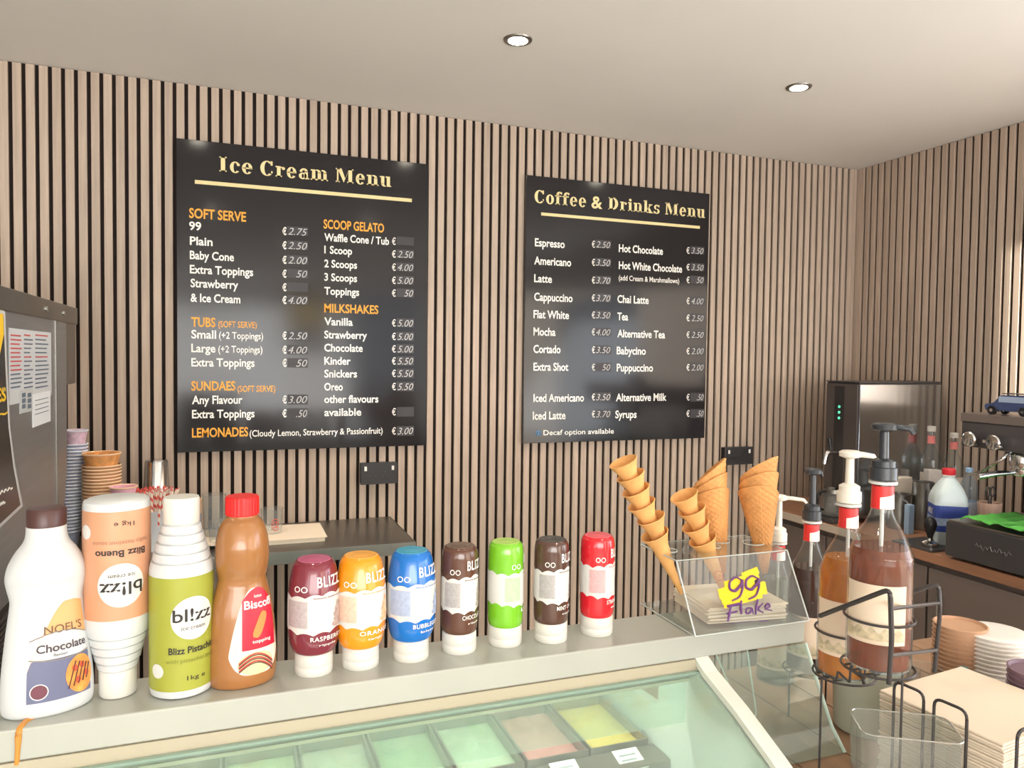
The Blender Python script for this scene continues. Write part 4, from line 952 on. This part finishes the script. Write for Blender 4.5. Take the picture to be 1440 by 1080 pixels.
for i, r in enumerate((.0475, .047)):
    b = Bs[i]; b3 = bmesh.new(); tube(b3, [(b.x+(r+.003)*math.cos(k*PI/12), b.y+(r+.003)*math.sin(k*PI/12), b.z+.075) for k in range(24)], .0022, 6, True); mk('bottle_ring', b3, M_wire, rk, True)
bm.free()
# side frames from the photograph: near loop and far loop
def rp(px, py, q): return Vector((0, 0, ZC))+ray(px, py)*q
bm = bmesh.new(); tube(bm, rounded([rp(1153, 866, 1.15), rp(1252, 828, 1.05), rp(1254, 900, 1.055), rp(1250, 962, 1.06)], .012), .0036, 8); mk('near_side_rail', bm, M_wire, rk, True)
bm = bmesh.new(); tube(bm, rounded([rp(1268, 838, 1.24), rp(1320, 820, 1.22), rp(1322, 860, 1.22), rp(1314, 945, 1.23)], .012), .0034, 8); tube(bm, [rp(1254, 856, 1.10), rp(1320, 848, 1.22)], .003, 8); tube(bm, [rp(1253, 922, 1.09), rp(1316, 914, 1.22)], .003, 8)
tube(bm, [rp(1282, 845, 1.21), rp(1280, 940, 1.22)], .0028, 8)
mk('far_side_rail', bm, M_wire, rk, True)
for dx, i in ((-.050, 1), (.053, 0), (-.048, 2), (.050, 2)):
    b = Bs[i]; bm = bmesh.new(); tube(bm, [(b.x+dx, b.y, b.z-.0035), (b.x+dx, b.y, ZP+.003)], .0020, 6); mk('leg', bm, M_wire, rk, True)
bm = bmesh.new(); P_ = []
zz = [(1166, 950), (1176, 957), (1178, 944), (1195, 960), (1197, 926), (1199, 944), (1216, 955), (1217, 930), (1220, 938), (1236, 950), (1238, 928), (1252, 940)]
tube(bm, rounded([rp(*q, 1.27-.0016*(q[0]-1166)) for q in zz], .004, 2), .0021, 6); mk('base_zigzag', bm, M_wire, rk, True)

# --- pale tub under the rack
o = mk('round_tub', LT([(.055, 0), (.060, .004), (.066, .16), (.069, .165), (.064, .165), (.058, .01)], n=36), mat('pale_tub', s(206, 212, 196), .4), None, True)
c = uz(1216, 1022, ZP); o.location = (c.x, c.y, ZP); tag(o, 'pale plastic round tub standing beneath the syrup rack', 'tub')
# --- napkins in a wire holder
zt2 = 1.12
Lc = uz(1254, 967, zt2); Bc = uz(1370, 933, zt2); Fc = uz(1390, 1050, zt2)
ex = (Bc-Lc); ey = (Fc-Lc); ctr = Lc+(ex+ey)/2; ang = math.atan2(ex.y, ex.x); hw, hd = .118, .106
nap = thing('napkin_holder', 'wire napkin holder standing at the lower right corner', 'holder', (ctr.x, ctr.y, ZP), ang)
mk('base', B(-hw-.012, hw+.012, -hd-.012, hd+.012, 0, .006, bev=.002), M_dark, nap)
loops = []
for cx_ in (-.027, .045):   # loops along the side facing the display case
    bm = bmesh.new(); yy = -hd*0
    tube(bm, rounded([(-hw-.010, cx_-.027, .005), (-hw-.010, cx_-.027, .200), (-hw-.010, cx_+.027, .200), (-hw-.010, cx_+.027, .005)], .014), .0026, 8); mk('wire_loop', bm, M_wire, nap, True)
for cx_ in (-.075, .0, .08):
    bm = bmesh.new(); tube(bm, rounded([(cx_-.028, -hd-.010, .005), (cx_-.028, -hd-.010, .19), (cx_+.028, -hd-.010, .19), (cx_+.028, -hd-.010, .005)], .014), .0026, 8); mk('wire_loop', bm, M_wire, nap, True)
nm = None; nN = 34
for k in range(nN):
    if nm is None: o = mk('napkin', B(-hw, hw, -hd, hd, 0, .0042, bev=.0015), M_paper); nm = o.data
    else: o = bpy.data.objects.new('napkin', nm); COL.objects.link(o)
    o.location = (ctr.x+random.uniform(-.002, .002), ctr.y+random.uniform(-.002, .002), ZP+.0065+k*.00475); o.rotation_euler = (0, 0, ang+random.uniform(-.012, .012))
    tag(o, 'square cream paper napkin in the tall pile at lower right' + (', topmost one' if k == nN-1 else ''), 'napkin', 'pile of napkins in the wire holder')
# --- cup and lid stacks behind the napkins
def nest(n, px, py, ztop, r, h, pitch, name, lab, labt, grp, m, cat, z0=ZP, lean=0):
    c = uz(px, py, ztop); me = None
    cnt = max(2, int((ztop-z0-h)/pitch)+1)
    for k in range(cnt):
        if me is None:
            o = mk(name, LT([(r*.80, 0), (r*.97, h-.004), (r, h-.004), (r+.001, h-.001), (r*.96, h), (r*.90, h-.006), (r*.5, h-.006)] if n == 0 else [(r*.86, 0), (r*.98, h*.7), (r, h*.75), (r*1.01, h*.9), (r*.97, h), (r*.6, h*.98)], n=36), m, None, True); me = o.data
        else: o = bpy.data.objects.new(name, me); COL.objects.link(o)
        o.location = (c.x+lean*k, c.y, z0+k*pitch); tag(o, labt if k == cnt-1 else lab, cat, grp)
nest(1, 1400, 885, 1.155, .062, .014, .0085, 'cup_lid', 'white plastic lid in the tall white stack behind the napkins', 'topmost white plastic lid of the stack behind the napkins', 'stack of white lids', mat('white_lid', s(232, 226, 220), .35), 'lid')
nest(0, 1349, 872, 1.165, .050, .055, .009, 'brown_cup', 'brown kraft cup in the stack left of the white lids', 'topmost brown kraft cup left of the white lids', 'stack of brown cups', mat('brown_kraft', s(190, 150, 120), .6, noise=.1), 'cup', lean=.0002)
nest(0, 1462, 935, 1.15, .050, .06, .011, 'plum_cup', 'plum coloured cup at the right edge beside the lids', 'topmost plum coloured cup at the right edge', 'stack of plum cups', mat('plum_cup', s(120, 96, 110), .5), 'cup')
c = uz(1448, 915, 1.165)
# small blue label card by the cups
b = uz(1349, 872, 1.165)
o = mk('bird_sticker', LT([(.001, 0), (.010, .0005), (.014, .001)], n=16), mat('teal_print', s(120, 170, 176), .5), None, True)
o.location = (b.x-.034, b.y-.0395, 1.075); o.rotation_euler = (PI/2, 0, -.72); tag(o, 'teal heart shaped sticker on the brown cup stack', 'sticker')
# clear glass jars between rack and cups
for i, (px, py, r, h, lab) in enumerate(((1300, 945, .034, .10, 'small clear glass jar behind the wire rack'), (1272, 945, .030, .085, 'smaller clear glass jar left of the jar behind the rack'))):
    c = uz(px, py, ZP+.12); tumbler(c.x, c.y, ZP, r, .13, lab, 'glass jars behind the rack', 'jar', 'glass_jar')
# clear acrylic holder in front
c = uz(1262, 1040, 1.08)
t = thing('acrylic_holder', 'clear acrylic open holder in the bottom right foreground', 'holder', (c.x-.018, c.y-.03, ZP), -.55)
def rrect(hx, hy, rad, z, n=6):
    P_ = []
    for sx_, sy_, a_ in ((1, 1, 0), (-1, 1, PI/2), (-1, -1, PI), (1, -1, 1.5*PI)):
        for k in range(n+1): P_.append(Vector((sx_*(hx-rad)+rad*math.cos(a_+k*PI/2/n), sy_*(hy-rad)+rad*math.sin(a_+k*PI/2/n), z)))
    return P_
bm = bmesh.new(); rings(bm, [rrect(.072, .045, .02, .0), rrect(.075, .048, .02, .17), rrect(.0725, .0455, .018, .17), rrect(.069, .042, .018, .006)]); mk('body', bm, M_acr, t, True)
bm = bmesh.new(); tube(bm, rrect(.0738, .0468, .019, .1705), .0013, 6, True); mk('rim', bm, mat('clear_rim', s(196, 196, 190), .1, trans=.6), t, True)

# ================================================================ COFFEE COUNTER ON THE RIGHT
ZK = 1.0
XC = 2.42
t = thing('coffee_counter', 'wooden topped coffee counter along the right wall', 'counter', (0, 0, 0))
mk('worktop', B(XC, WR-.002, 1.0, WB-.003, ZK-.038, ZK, bev=.003), M_top, t)
mk('pale_edge', B(XC-.006, XC-.0002, 2.36, WB-.004, ZK-.034, ZK-.002, bev=.002), mat('pale_laminate_edge', s(186, 172, 156), .4), t)
mk('cabinet', B(XC+.03, WR-.002, 1.03, WB-.004, .08, ZK-.0385), M_cab, t)
for k in range(4):
    y0 = 1.04+k*.51; d_ = mk('door', B(XC+.012, XC+.029, y0, y0+.50, .10, ZK-.06, bev=.002), mat('cabinet_door', s(108, 96, 90), .45), t)
    bm = bmesh.new(); tube(bm, rounded([(XC+.012, y0+.44, .70), (XC-.012, y0+.44, .70), (XC-.012, y0+.44, .85), (XC+.012, y0+.44, .85)], .01), .004, 8); h = mk('handle', bm, M_steel2, d_, True)
# --- water boiler
t = thing('water_boiler', 'tall black water boiler with green indicator lights and glossy side', 'boiler', (2.53, 2.50, ZK))
bx1 = WR-2.53-.07
mk('body', B(0, bx1, 0, .185, .02, .607, bev=.004), mat('boiler_black', s(66, 62, 62), .3), t)
mk('side_panel', B(.002, bx1, -.004, -.0002, .03, .600, bev=.001), mat('boiler_glossy', s(205, 210, 216), .14, 1.0), t)
mk('front_panel', B(-.006, -.0002, .004, .181, .10, .600, bev=.001), mat('boiler_front', s(74, 66, 64), .35), t)
mk('control_strip', B(-.009, -.0062, .075, .13, .12, .590, bev=.001), mat('boiler_strip', s(50, 46, 46), .2), t)
for z in (.500, .475, .450):
    o = mk('indicator_light', LT([(.0055, 0), (.0055, .002), (.003, .003)], n=14), mat('green_led', s(80, 235, 160), emit=1.6), t, True); o.location = (-.0092, .100, z); o.rotation_euler = (0, -PI/2, 0)
mk('top_cap', B(-.004, bx1+.002, -.004, .187, .6075, .613, bev=.001), M_dark, t)
bm = bmesh.new(); tube(bm, rounded([(-.006, .10, .30), (-.075, .10, .30), (-.085, .10, .25)], .02), [.011]*7, 10); mk('tap', bm, M_chrome, t, True)
bm = bmesh.new(); tube(bm, [(-.05, .10, .312), (-.052, .11, .36)], [.006, .009], 10); mk('tap_lever', bm, M_black, t, True)
mk('drip_tray', B(-.105, -.007, .02, .17, .001, .022, bev=.003), M_dark, t)
for dx in (.02, bx1-.04):
    for dy in (.02, .15): mk('foot', LT([(.012, 0), (.012, .0195)], n=14, cx=dx, cy=dy), M_black, t, True)
# glass jug under the tap
t = thing('glass_jug', 'round glass coffee jug with steel band under the boiler tap', 'jug', (2.485, 2.585, ZK+.0225))
mk('bowl', LT(smooth_prof([(.040, 0), (.050, .01), (.056, .05), (.050, .085), (.040, .105)], 4), n=32, cap1=False), clear('jug_glass', (.7, .7, .68), .04, .15, (.5, .48, .45)), t, True)
mk('steel_band', LT([(.0405, .100), (.044, .102), (.044, .118), (.040, .120)], n=32, cap0=False, cap1=False), M_steel2, t, True)
bm = bmesh.new(); tube(bm, rounded([(-.044, 0, .11), (-.085, 0, .11), (-.085, 0, .04), (-.055, 0, .03)], .02), .006, 8); mk('handle', bm, M_black, t, True)
# --- steel milk pitchers
def pitcher(px, py, r, h, lab, z=ZK):
    c = uz(px, py, z); t = thing('milk_pitcher', lab, 'pitcher', (c.x, c.y, z), 0, 'steel milk pitchers')
    mk('body', LT(smooth_prof([(r*.92, 0), (r, .006), (r, h*.35), (r*.86, h*.75), (r*.88, h)], 4)+[(r*.85, h), (r*.82, h*.75), (r*.9, .01)], n=32), M_steel2, t, True)
    bm = bmesh.new(); tube(bm, rounded([(r*.86, 0, h*.85), (r*1.5, 0, h*.85), (r*1.5, 0, h*.25), (r*.99, 0, h*.2)], .015), .0045, 8); o = mk('handle', bm, M_steel, t, True); o.rotation_euler = (0, 0, -2.0)
    bm = bmesh.new(); prism(bm, [(-r*.25, 0), (0, r*.4), (r*.25, 0)], 'z', 0, .012); o = mk('spout', bm, M_steel, t); o.location = (0, r*.84, h-.012); return c
pitcher(1264, 742, .050, .145, 'wide steel milk pitcher left of the taller one')
pitcher(1297, 744, .046, .20, 'tall steel milk pitcher beside the milk bottle')
o = mk('sachet_box', B(-.028, .028, -.022, .022, 0, .24, bev=.003), mat('grey_carton', s(190, 184, 178), .6, noise=.08, nscale=30)); o.location = (2.838, 2.388, ZK); o.rotation_euler = (0, 0, -.4); tag(o, 'pale grey carton standing behind the tall steel pitcher', 'carton')
o = mk('tea_box', B(-.055, .055, -.02, .02, 0, .20, bev=.003), mat('white_carton', s(214, 206, 194), .6, noise=.06, nscale=30)); o.location = (2.735, 2.466, ZK); tag(o, 'cream carton between the boiler and the grey carton', 'carton')
# --- milk bottle
c = uz(1331, 765, ZK)
t = thing('milk_bottle', 'plastic milk bottle with red cap and blue label', 'milk bottle', (c.x, c.y, ZK), -.6); t.scale = (.94, .94, .95)
def rr_ring(h_, rad, z): return rrect(h_, h_, min(rad, h_*.99), z, 5)
hh = .062
bm = bmesh.new(); rings(bm, [rr_ring(a_, b_, z) for a_, b_, z in ((.056, .02, 0), (hh, .022, .008), (hh, .022, .17), (hh*.99, .03, .195), (hh*.88, .045, .225), (hh*.65, .04, .25), (.026, .026, .268), (.021, .021, .275), (.021, .021, .283))])
mk('body', bm, mat('milky_plastic', s(206, 220, 224), .3, sss=0), t, True)
mk('cap', LT([(.024, .2835), (.025, .285), (.025, .307), (.023, .309)], n=28), mat('red_milk_cap', s(226, 50, 62), .4), t, True)
mk('cap_ring', LT([(.0235, .276), (.025, .277), (.025, .2832), (.0235, .2834)], n=28, cap0=False, cap1=False), M_pwhite, t, True)
bm = bmesh.new(); rings(bm, [rr_ring(hh+.0008, .0225, .06), rr_ring(hh+.0008, .0225, .165)], True, False, False); mk('label', bm, mat('milk_blue', s(58, 78, 160), .4), t)
bm = bmesh.new(); rings(bm, [rr_ring(hh+.0012, .0225, .085), rr_ring(hh+.0012, .0225, .115)], True, False, False); mk('label_swirl', bm, mat('milk_swirl', s(150, 170, 200), .4, noise=.5, nscale=40), t)
bm = bmesh.new(); tube(bm, rounded([(.02, hh*.6, .26), (.02, hh*1.15, .235), (.02, hh*1.12, .17)], .02), .009, 10); mk('handle', bm, mat('milky_plastic', (0, 0, 0)), t, True)
bm = bmesh.new(); add_text(bm, 'MILK', lambda u, v: Vector((-hh-.0016, -u, v)), -.028, .028, .125, .024, bold=.02); mk('label_lettering', bm, M_white, t)
# small blue carton
c = uz(1310, 752, ZK); o = mk('small_carton', B(-.015, .015, -.012, .012, 0, .12, bev=.002), mat('pale_blue_carton', s(150, 178, 205), .5)); o.location = (2.60, 2.29, ZK); tag(o, 'small pale blue carton between pitcher and milk bottle', 'carton')
# --- far syrup bottles against the wall
def far_bottle(px, py, Xp, z, r, H, lab, cap):
    d = ray(px, py); k = Xp/d.x; x_, y_ = d.x*k, d.y*k
    t = thing('glass_bottle', lab, 'bottle', (x_, y_, z)); pts = smooth_prof([(r*.95, 0), (r, .006), (r, H*.60), (r*.8, H*.70), (.016, H*.80), (.0145, H*.94)], 5)
    mk('glass', LT(pts, n=32, cap1=False), clear('bottle_glass', (0, 0, 0)), t, True); fr = prof_fn(pts); a0 = math.atan2(-y_, -x_)
    mk('label', band(Skin(fr, a0, rref=r), -r*1.2, r*1.2, lambda q: H*.15, lambda q: H*.52, 16, 2), mat('far_label', s(196, 186, 176), .6, noise=.12, nscale=40), t, True)
    mk('neck_label', band(Skin(fr, a0, rref=.016), -.045, .045, lambda q: H*.82, lambda q: H*.90, 16, 2, .0008), mat('far_neck', s(206, 120, 116), .6), t, True)
    mk('cap', LT([(.0165, H*.945), (.0170, H*.95), (.0170, H*.995), (.015, H)], n=20), cap, t, True)
far_bottle(1309, 640, 2.895, ZK, .042, .42, 'tall glass bottle with pink neck label right of the boiler', mat('far_cap', s(200, 196, 190), .5))
far_bottle(1341, 640, 2.96, ZK, .040, .395, 'glass bottle with pink neck label just left of the espresso machine', mat('far_cap', (0, 0, 0)))
c = uz(1362, 722, ZK)
t = thing('water_bottle', 'clear plastic water bottle with blue and white label', 'bottle', (2.86, 2.235, ZK)); pts = smooth_prof([(.030, 0), (.034, .006), (.034, .17), (.030, .20), (.014, .235), (.0125, .25)], 5)
mk('body', LT(pts, n=28, cap1=False), clear('water_plastic', (.82, .88, .93), .05, .12, (.7, .8, .9)), t, True); mk('cap', LT([(.014, .250), (.014, .266), (.012, .268)], n=20), mat('blue_cap', s(150, 185, 220), .4), t, True)
mk('label', LT([(.0346, .06), (.0346, .13)], n=28, cap0=False, cap1=False), mat('water_label', s(176, 188, 206), .5, noise=.15, nscale=40), t, True)
# --- tamper on a mat
c = uz(1325, 760, ZK); o = mk('tamping_mat', B(-.10, .075, -.09, .09, 0, .008, bev=.003), M_dark); o.location = (2.52, 2.12, ZK); tag(o, 'dark rubber tamping mat on the counter edge', 'mat')
t = thing('tamper', 'coffee tamper with black handle and steel base on the mat', 'tamper', (2.475, 2.085, ZK+.0085))
mk('base', LT([(.028, 0), (.029, .002), (.029, .014), (.012, .022), (.009, .03)], n=28), M_chrome, t, True); mk('handle', LT(smooth_prof([(.009, .030), (.012, .045), (.022, .075), (.020, .095), (.010, .108), (.003, .110)], 4), n=24), M_black, t, True)
# --- espresso machine
XE = 2.45
em = thing('espresso_machine', 'dark espresso machine with chrome knobs at the right edge', 'coffee machine', (0, 0, ZK))
def exy(px, py): q = ux(px, py, XE); return q.y, q.z-ZK
ya, za = exy(1352, 592); yb, zb_ = exy(1352, 627); _, zd = exy(1352, 729)
mk('head', B(XE, 2.98, 1.15, ya, zb_, za, bev=.006), mat('espresso_dark', s(70, 66, 68), .3), em)
mk('head_top_band', B(XE-.003, 2.98, 1.14, ya+.002, za+.0005, za+.030, bev=.002), mat('espresso_band', s(128, 118, 114), .35, .5), em)
mk('back_panel', B(2.80, 2.98, 1.15, ya-.01, .0805, zb_-.0005), M_steel2, em)
mk('drip_tray', B(XE-.045, 2.99, 1.10, ya+.012, .012, zd-.012, bev=.004), mat('espresso_tray', s(60, 58, 60), .3), em)
mk('tray_grid', B(XE-.040, 2.79, 1.12, ya+.008, zd-.0115, zd-.004, bev=.001), M_steel2, em)
for yy in (1.2, ya-.03): mk('foot', LT([(.02, 0), (.02, .0115)], n=16, cx=XE+.02, cy=yy), M_black, em, True)
bm = bmesh.new(); yq, zq = exy(1385, 758); tube(bm, [(XE-.0462, yq-.005*k, zd*.5+.007*math.sin(k*1.9)+.004*math.sin(k*.8)) for k in range(27)], .0012, 5); mk('badge_lettering', bm, mat('badge', s(120, 116, 116), .3, .6), em)
for px, py in ((1374, 617), (1408, 622)):
    y_, z_ = exy(px, py); kn = mk('steam_knob', LT([(.012, 0), (.012, .012), (.024, .016), (.026, .040), (.022, .044), (.008, .040)], n=24), M_chrome, em, True); kn.location = (XE-.0005, y_, z_); kn.rotation_euler = (0, -PI/2, 0)
    l_ = mk('knob_lever', B(-.006, .006, .010, .045, .018, .032, bev=.003), M_chrome, em); l_.location = (XE-.0005, y_, z_); l_.rotation_euler = (0, -PI/2, 0)
y_, z_ = exy(1418, 655)
for yy in (y_, y_-.20):
    mk('group_head', LT([(.030, 0), (.034, .01), (.034, .045), (.026, .058)], n=28, cx=XE+.06, cy=yy), M_chrome, em, True).location = (0, 0, zb_-.0585)
    bm = bmesh.new(); lathe(bm, [(.028, zb_-.082), (.031, zb_-.078), (.031, zb_-.0595)], n=24, cx=XE+.06, cy=yy); tube(bm, [(XE+.03, yy, zb_-.070), (XE-.03, yy+.02, zb_-.075), (XE-.09, yy+.04, zb_-.085)], [.007, .010, .012], 10); mk('portafilter', bm, M_chrome, em, True)
y1_, z1_ = exy(1415, 640); y2_, z2_ = exy(1378, 668)
bm = bmesh.new(); tube(bm, rounded([(XE+.02, y1_, zb_-.001), (XE-.01, y1_+.01, zb_-.03), (XE-.03, y2_-.02, z2_+.012), (XE-.035, y2_+.02, z2_)], .02), .0045, 8); mk('steam_wand', bm, M_chrome, em, True)
# --- things on the machine
y_, _ = exy(1412, 590)
t = thing('toy_car', 'dark blue toy car standing on top of the espresso machine', 'toy', (XE+.055, y_+.006, ZK+za+.0305))
M_toy = mat('toy_blue', s(58, 72, 110), .25, coat=.6)
bm = bmesh.new(); prism(bm, [(-.085, .014), (.085, .014), (.088, .034), (.055, .040), (.030, .068), (-.070, .070), (-.085, .042)], 'x', -.030, .030); bmesh.ops.bevel(bm, geom=bm.edges[:], offset=.003, segments=2, affect='EDGES'); mk('body', bm, M_toy, t, True)
for sx_ in (-1, 1):
    mk('side_window', B(sx_*.0304-.0006, sx_*.0304+.0006, -.064, .034, .044, .064), mat('toy_glass', s(150, 165, 190), .1), t)
    for wy in (-.055, .055):
        wl_ = mk('wheel', LT([(.006, -.006), (.015, -.005), (.015, .005), (.006, .006)], n=20), M_black, t, True); wl_.location = (sx_*.031, wy, .015); wl_.rotation_euler = (0, PI/2, 0)
        wh = mk('hub', LT([(.006, -.0075), (.007, .0075)], n=14), M_chrome, wl_, True)
mk('roof_rack', B(-.026, .026, -.06, .025, .0725, .0755), M_dark, t)
# green cloth
bm = bmesh.new(); y0_ = exy(1364, 715)[0]; nx, ny = 12, 26; G = []
for i in range(nx+1):
    G.append([bm.verts.new((XE-.045+.24*i/nx, y0_-.40*j/ny, zd+.0016+.008*abs(math.sin(i*1.1+j*.5))+.007*abs(math.sin(j*.9))*(1 if 0 < j < ny else .2)+.003)) for j in range(ny+1)])
for i in range(nx):
    for j in range(ny): bm.faces.new((G[i][j], G[i][j+1], G[i+1][j+1], G[i+1][j]))
o = mk('green_cloth', bm, mat('green_cloth', s(96, 190, 84), .9, noise=.1, nscale=60), None, True); md = o.modifiers.new('thick', 'SOLIDIFY'); md.thickness = .004; md.offset = 1
o.location = (0, 0, ZK); tag(o, 'bright green cloth lying on the espresso machine tray', 'cloth')
# utensil pot
yp, zp = exy(1388, 712)
t = thing('utensil_pot', 'pinkish ribbed pot with scissors beside the espresso machine', 'pot', (XE+.24, yp+.17, ZK))
bm = bmesh.new(); n = 24
rings(bm, [[Vector((r_*(1+.03*(i % 2))*math.cos(2*PI*i/n), r_*(1+.03*(i % 2))*math.sin(2*PI*i/n), z)) for i in range(n)] for r_, z in ((.030, 0), (.040, .175), (.036, .175), (.028, .006))]); mk('pot', bm, mat('pink_pot', s(190, 158, 142), .6), t)
for sx_ in (-1, 1):
    bm = bmesh.new(); tube(bm, [(sx_*.013+.011*math.cos(k*PI/8), 0, .215+.018*math.sin(k*PI/8)) for k in range(16)], .0035, 6, True); tube(bm, [(sx_*.008, 0, .20), (-sx_*.004, 0, .02)], .003, 6); mk('scissor_handle', bm, M_dark, t, True)
print('objects', len(bpy.data.objects))
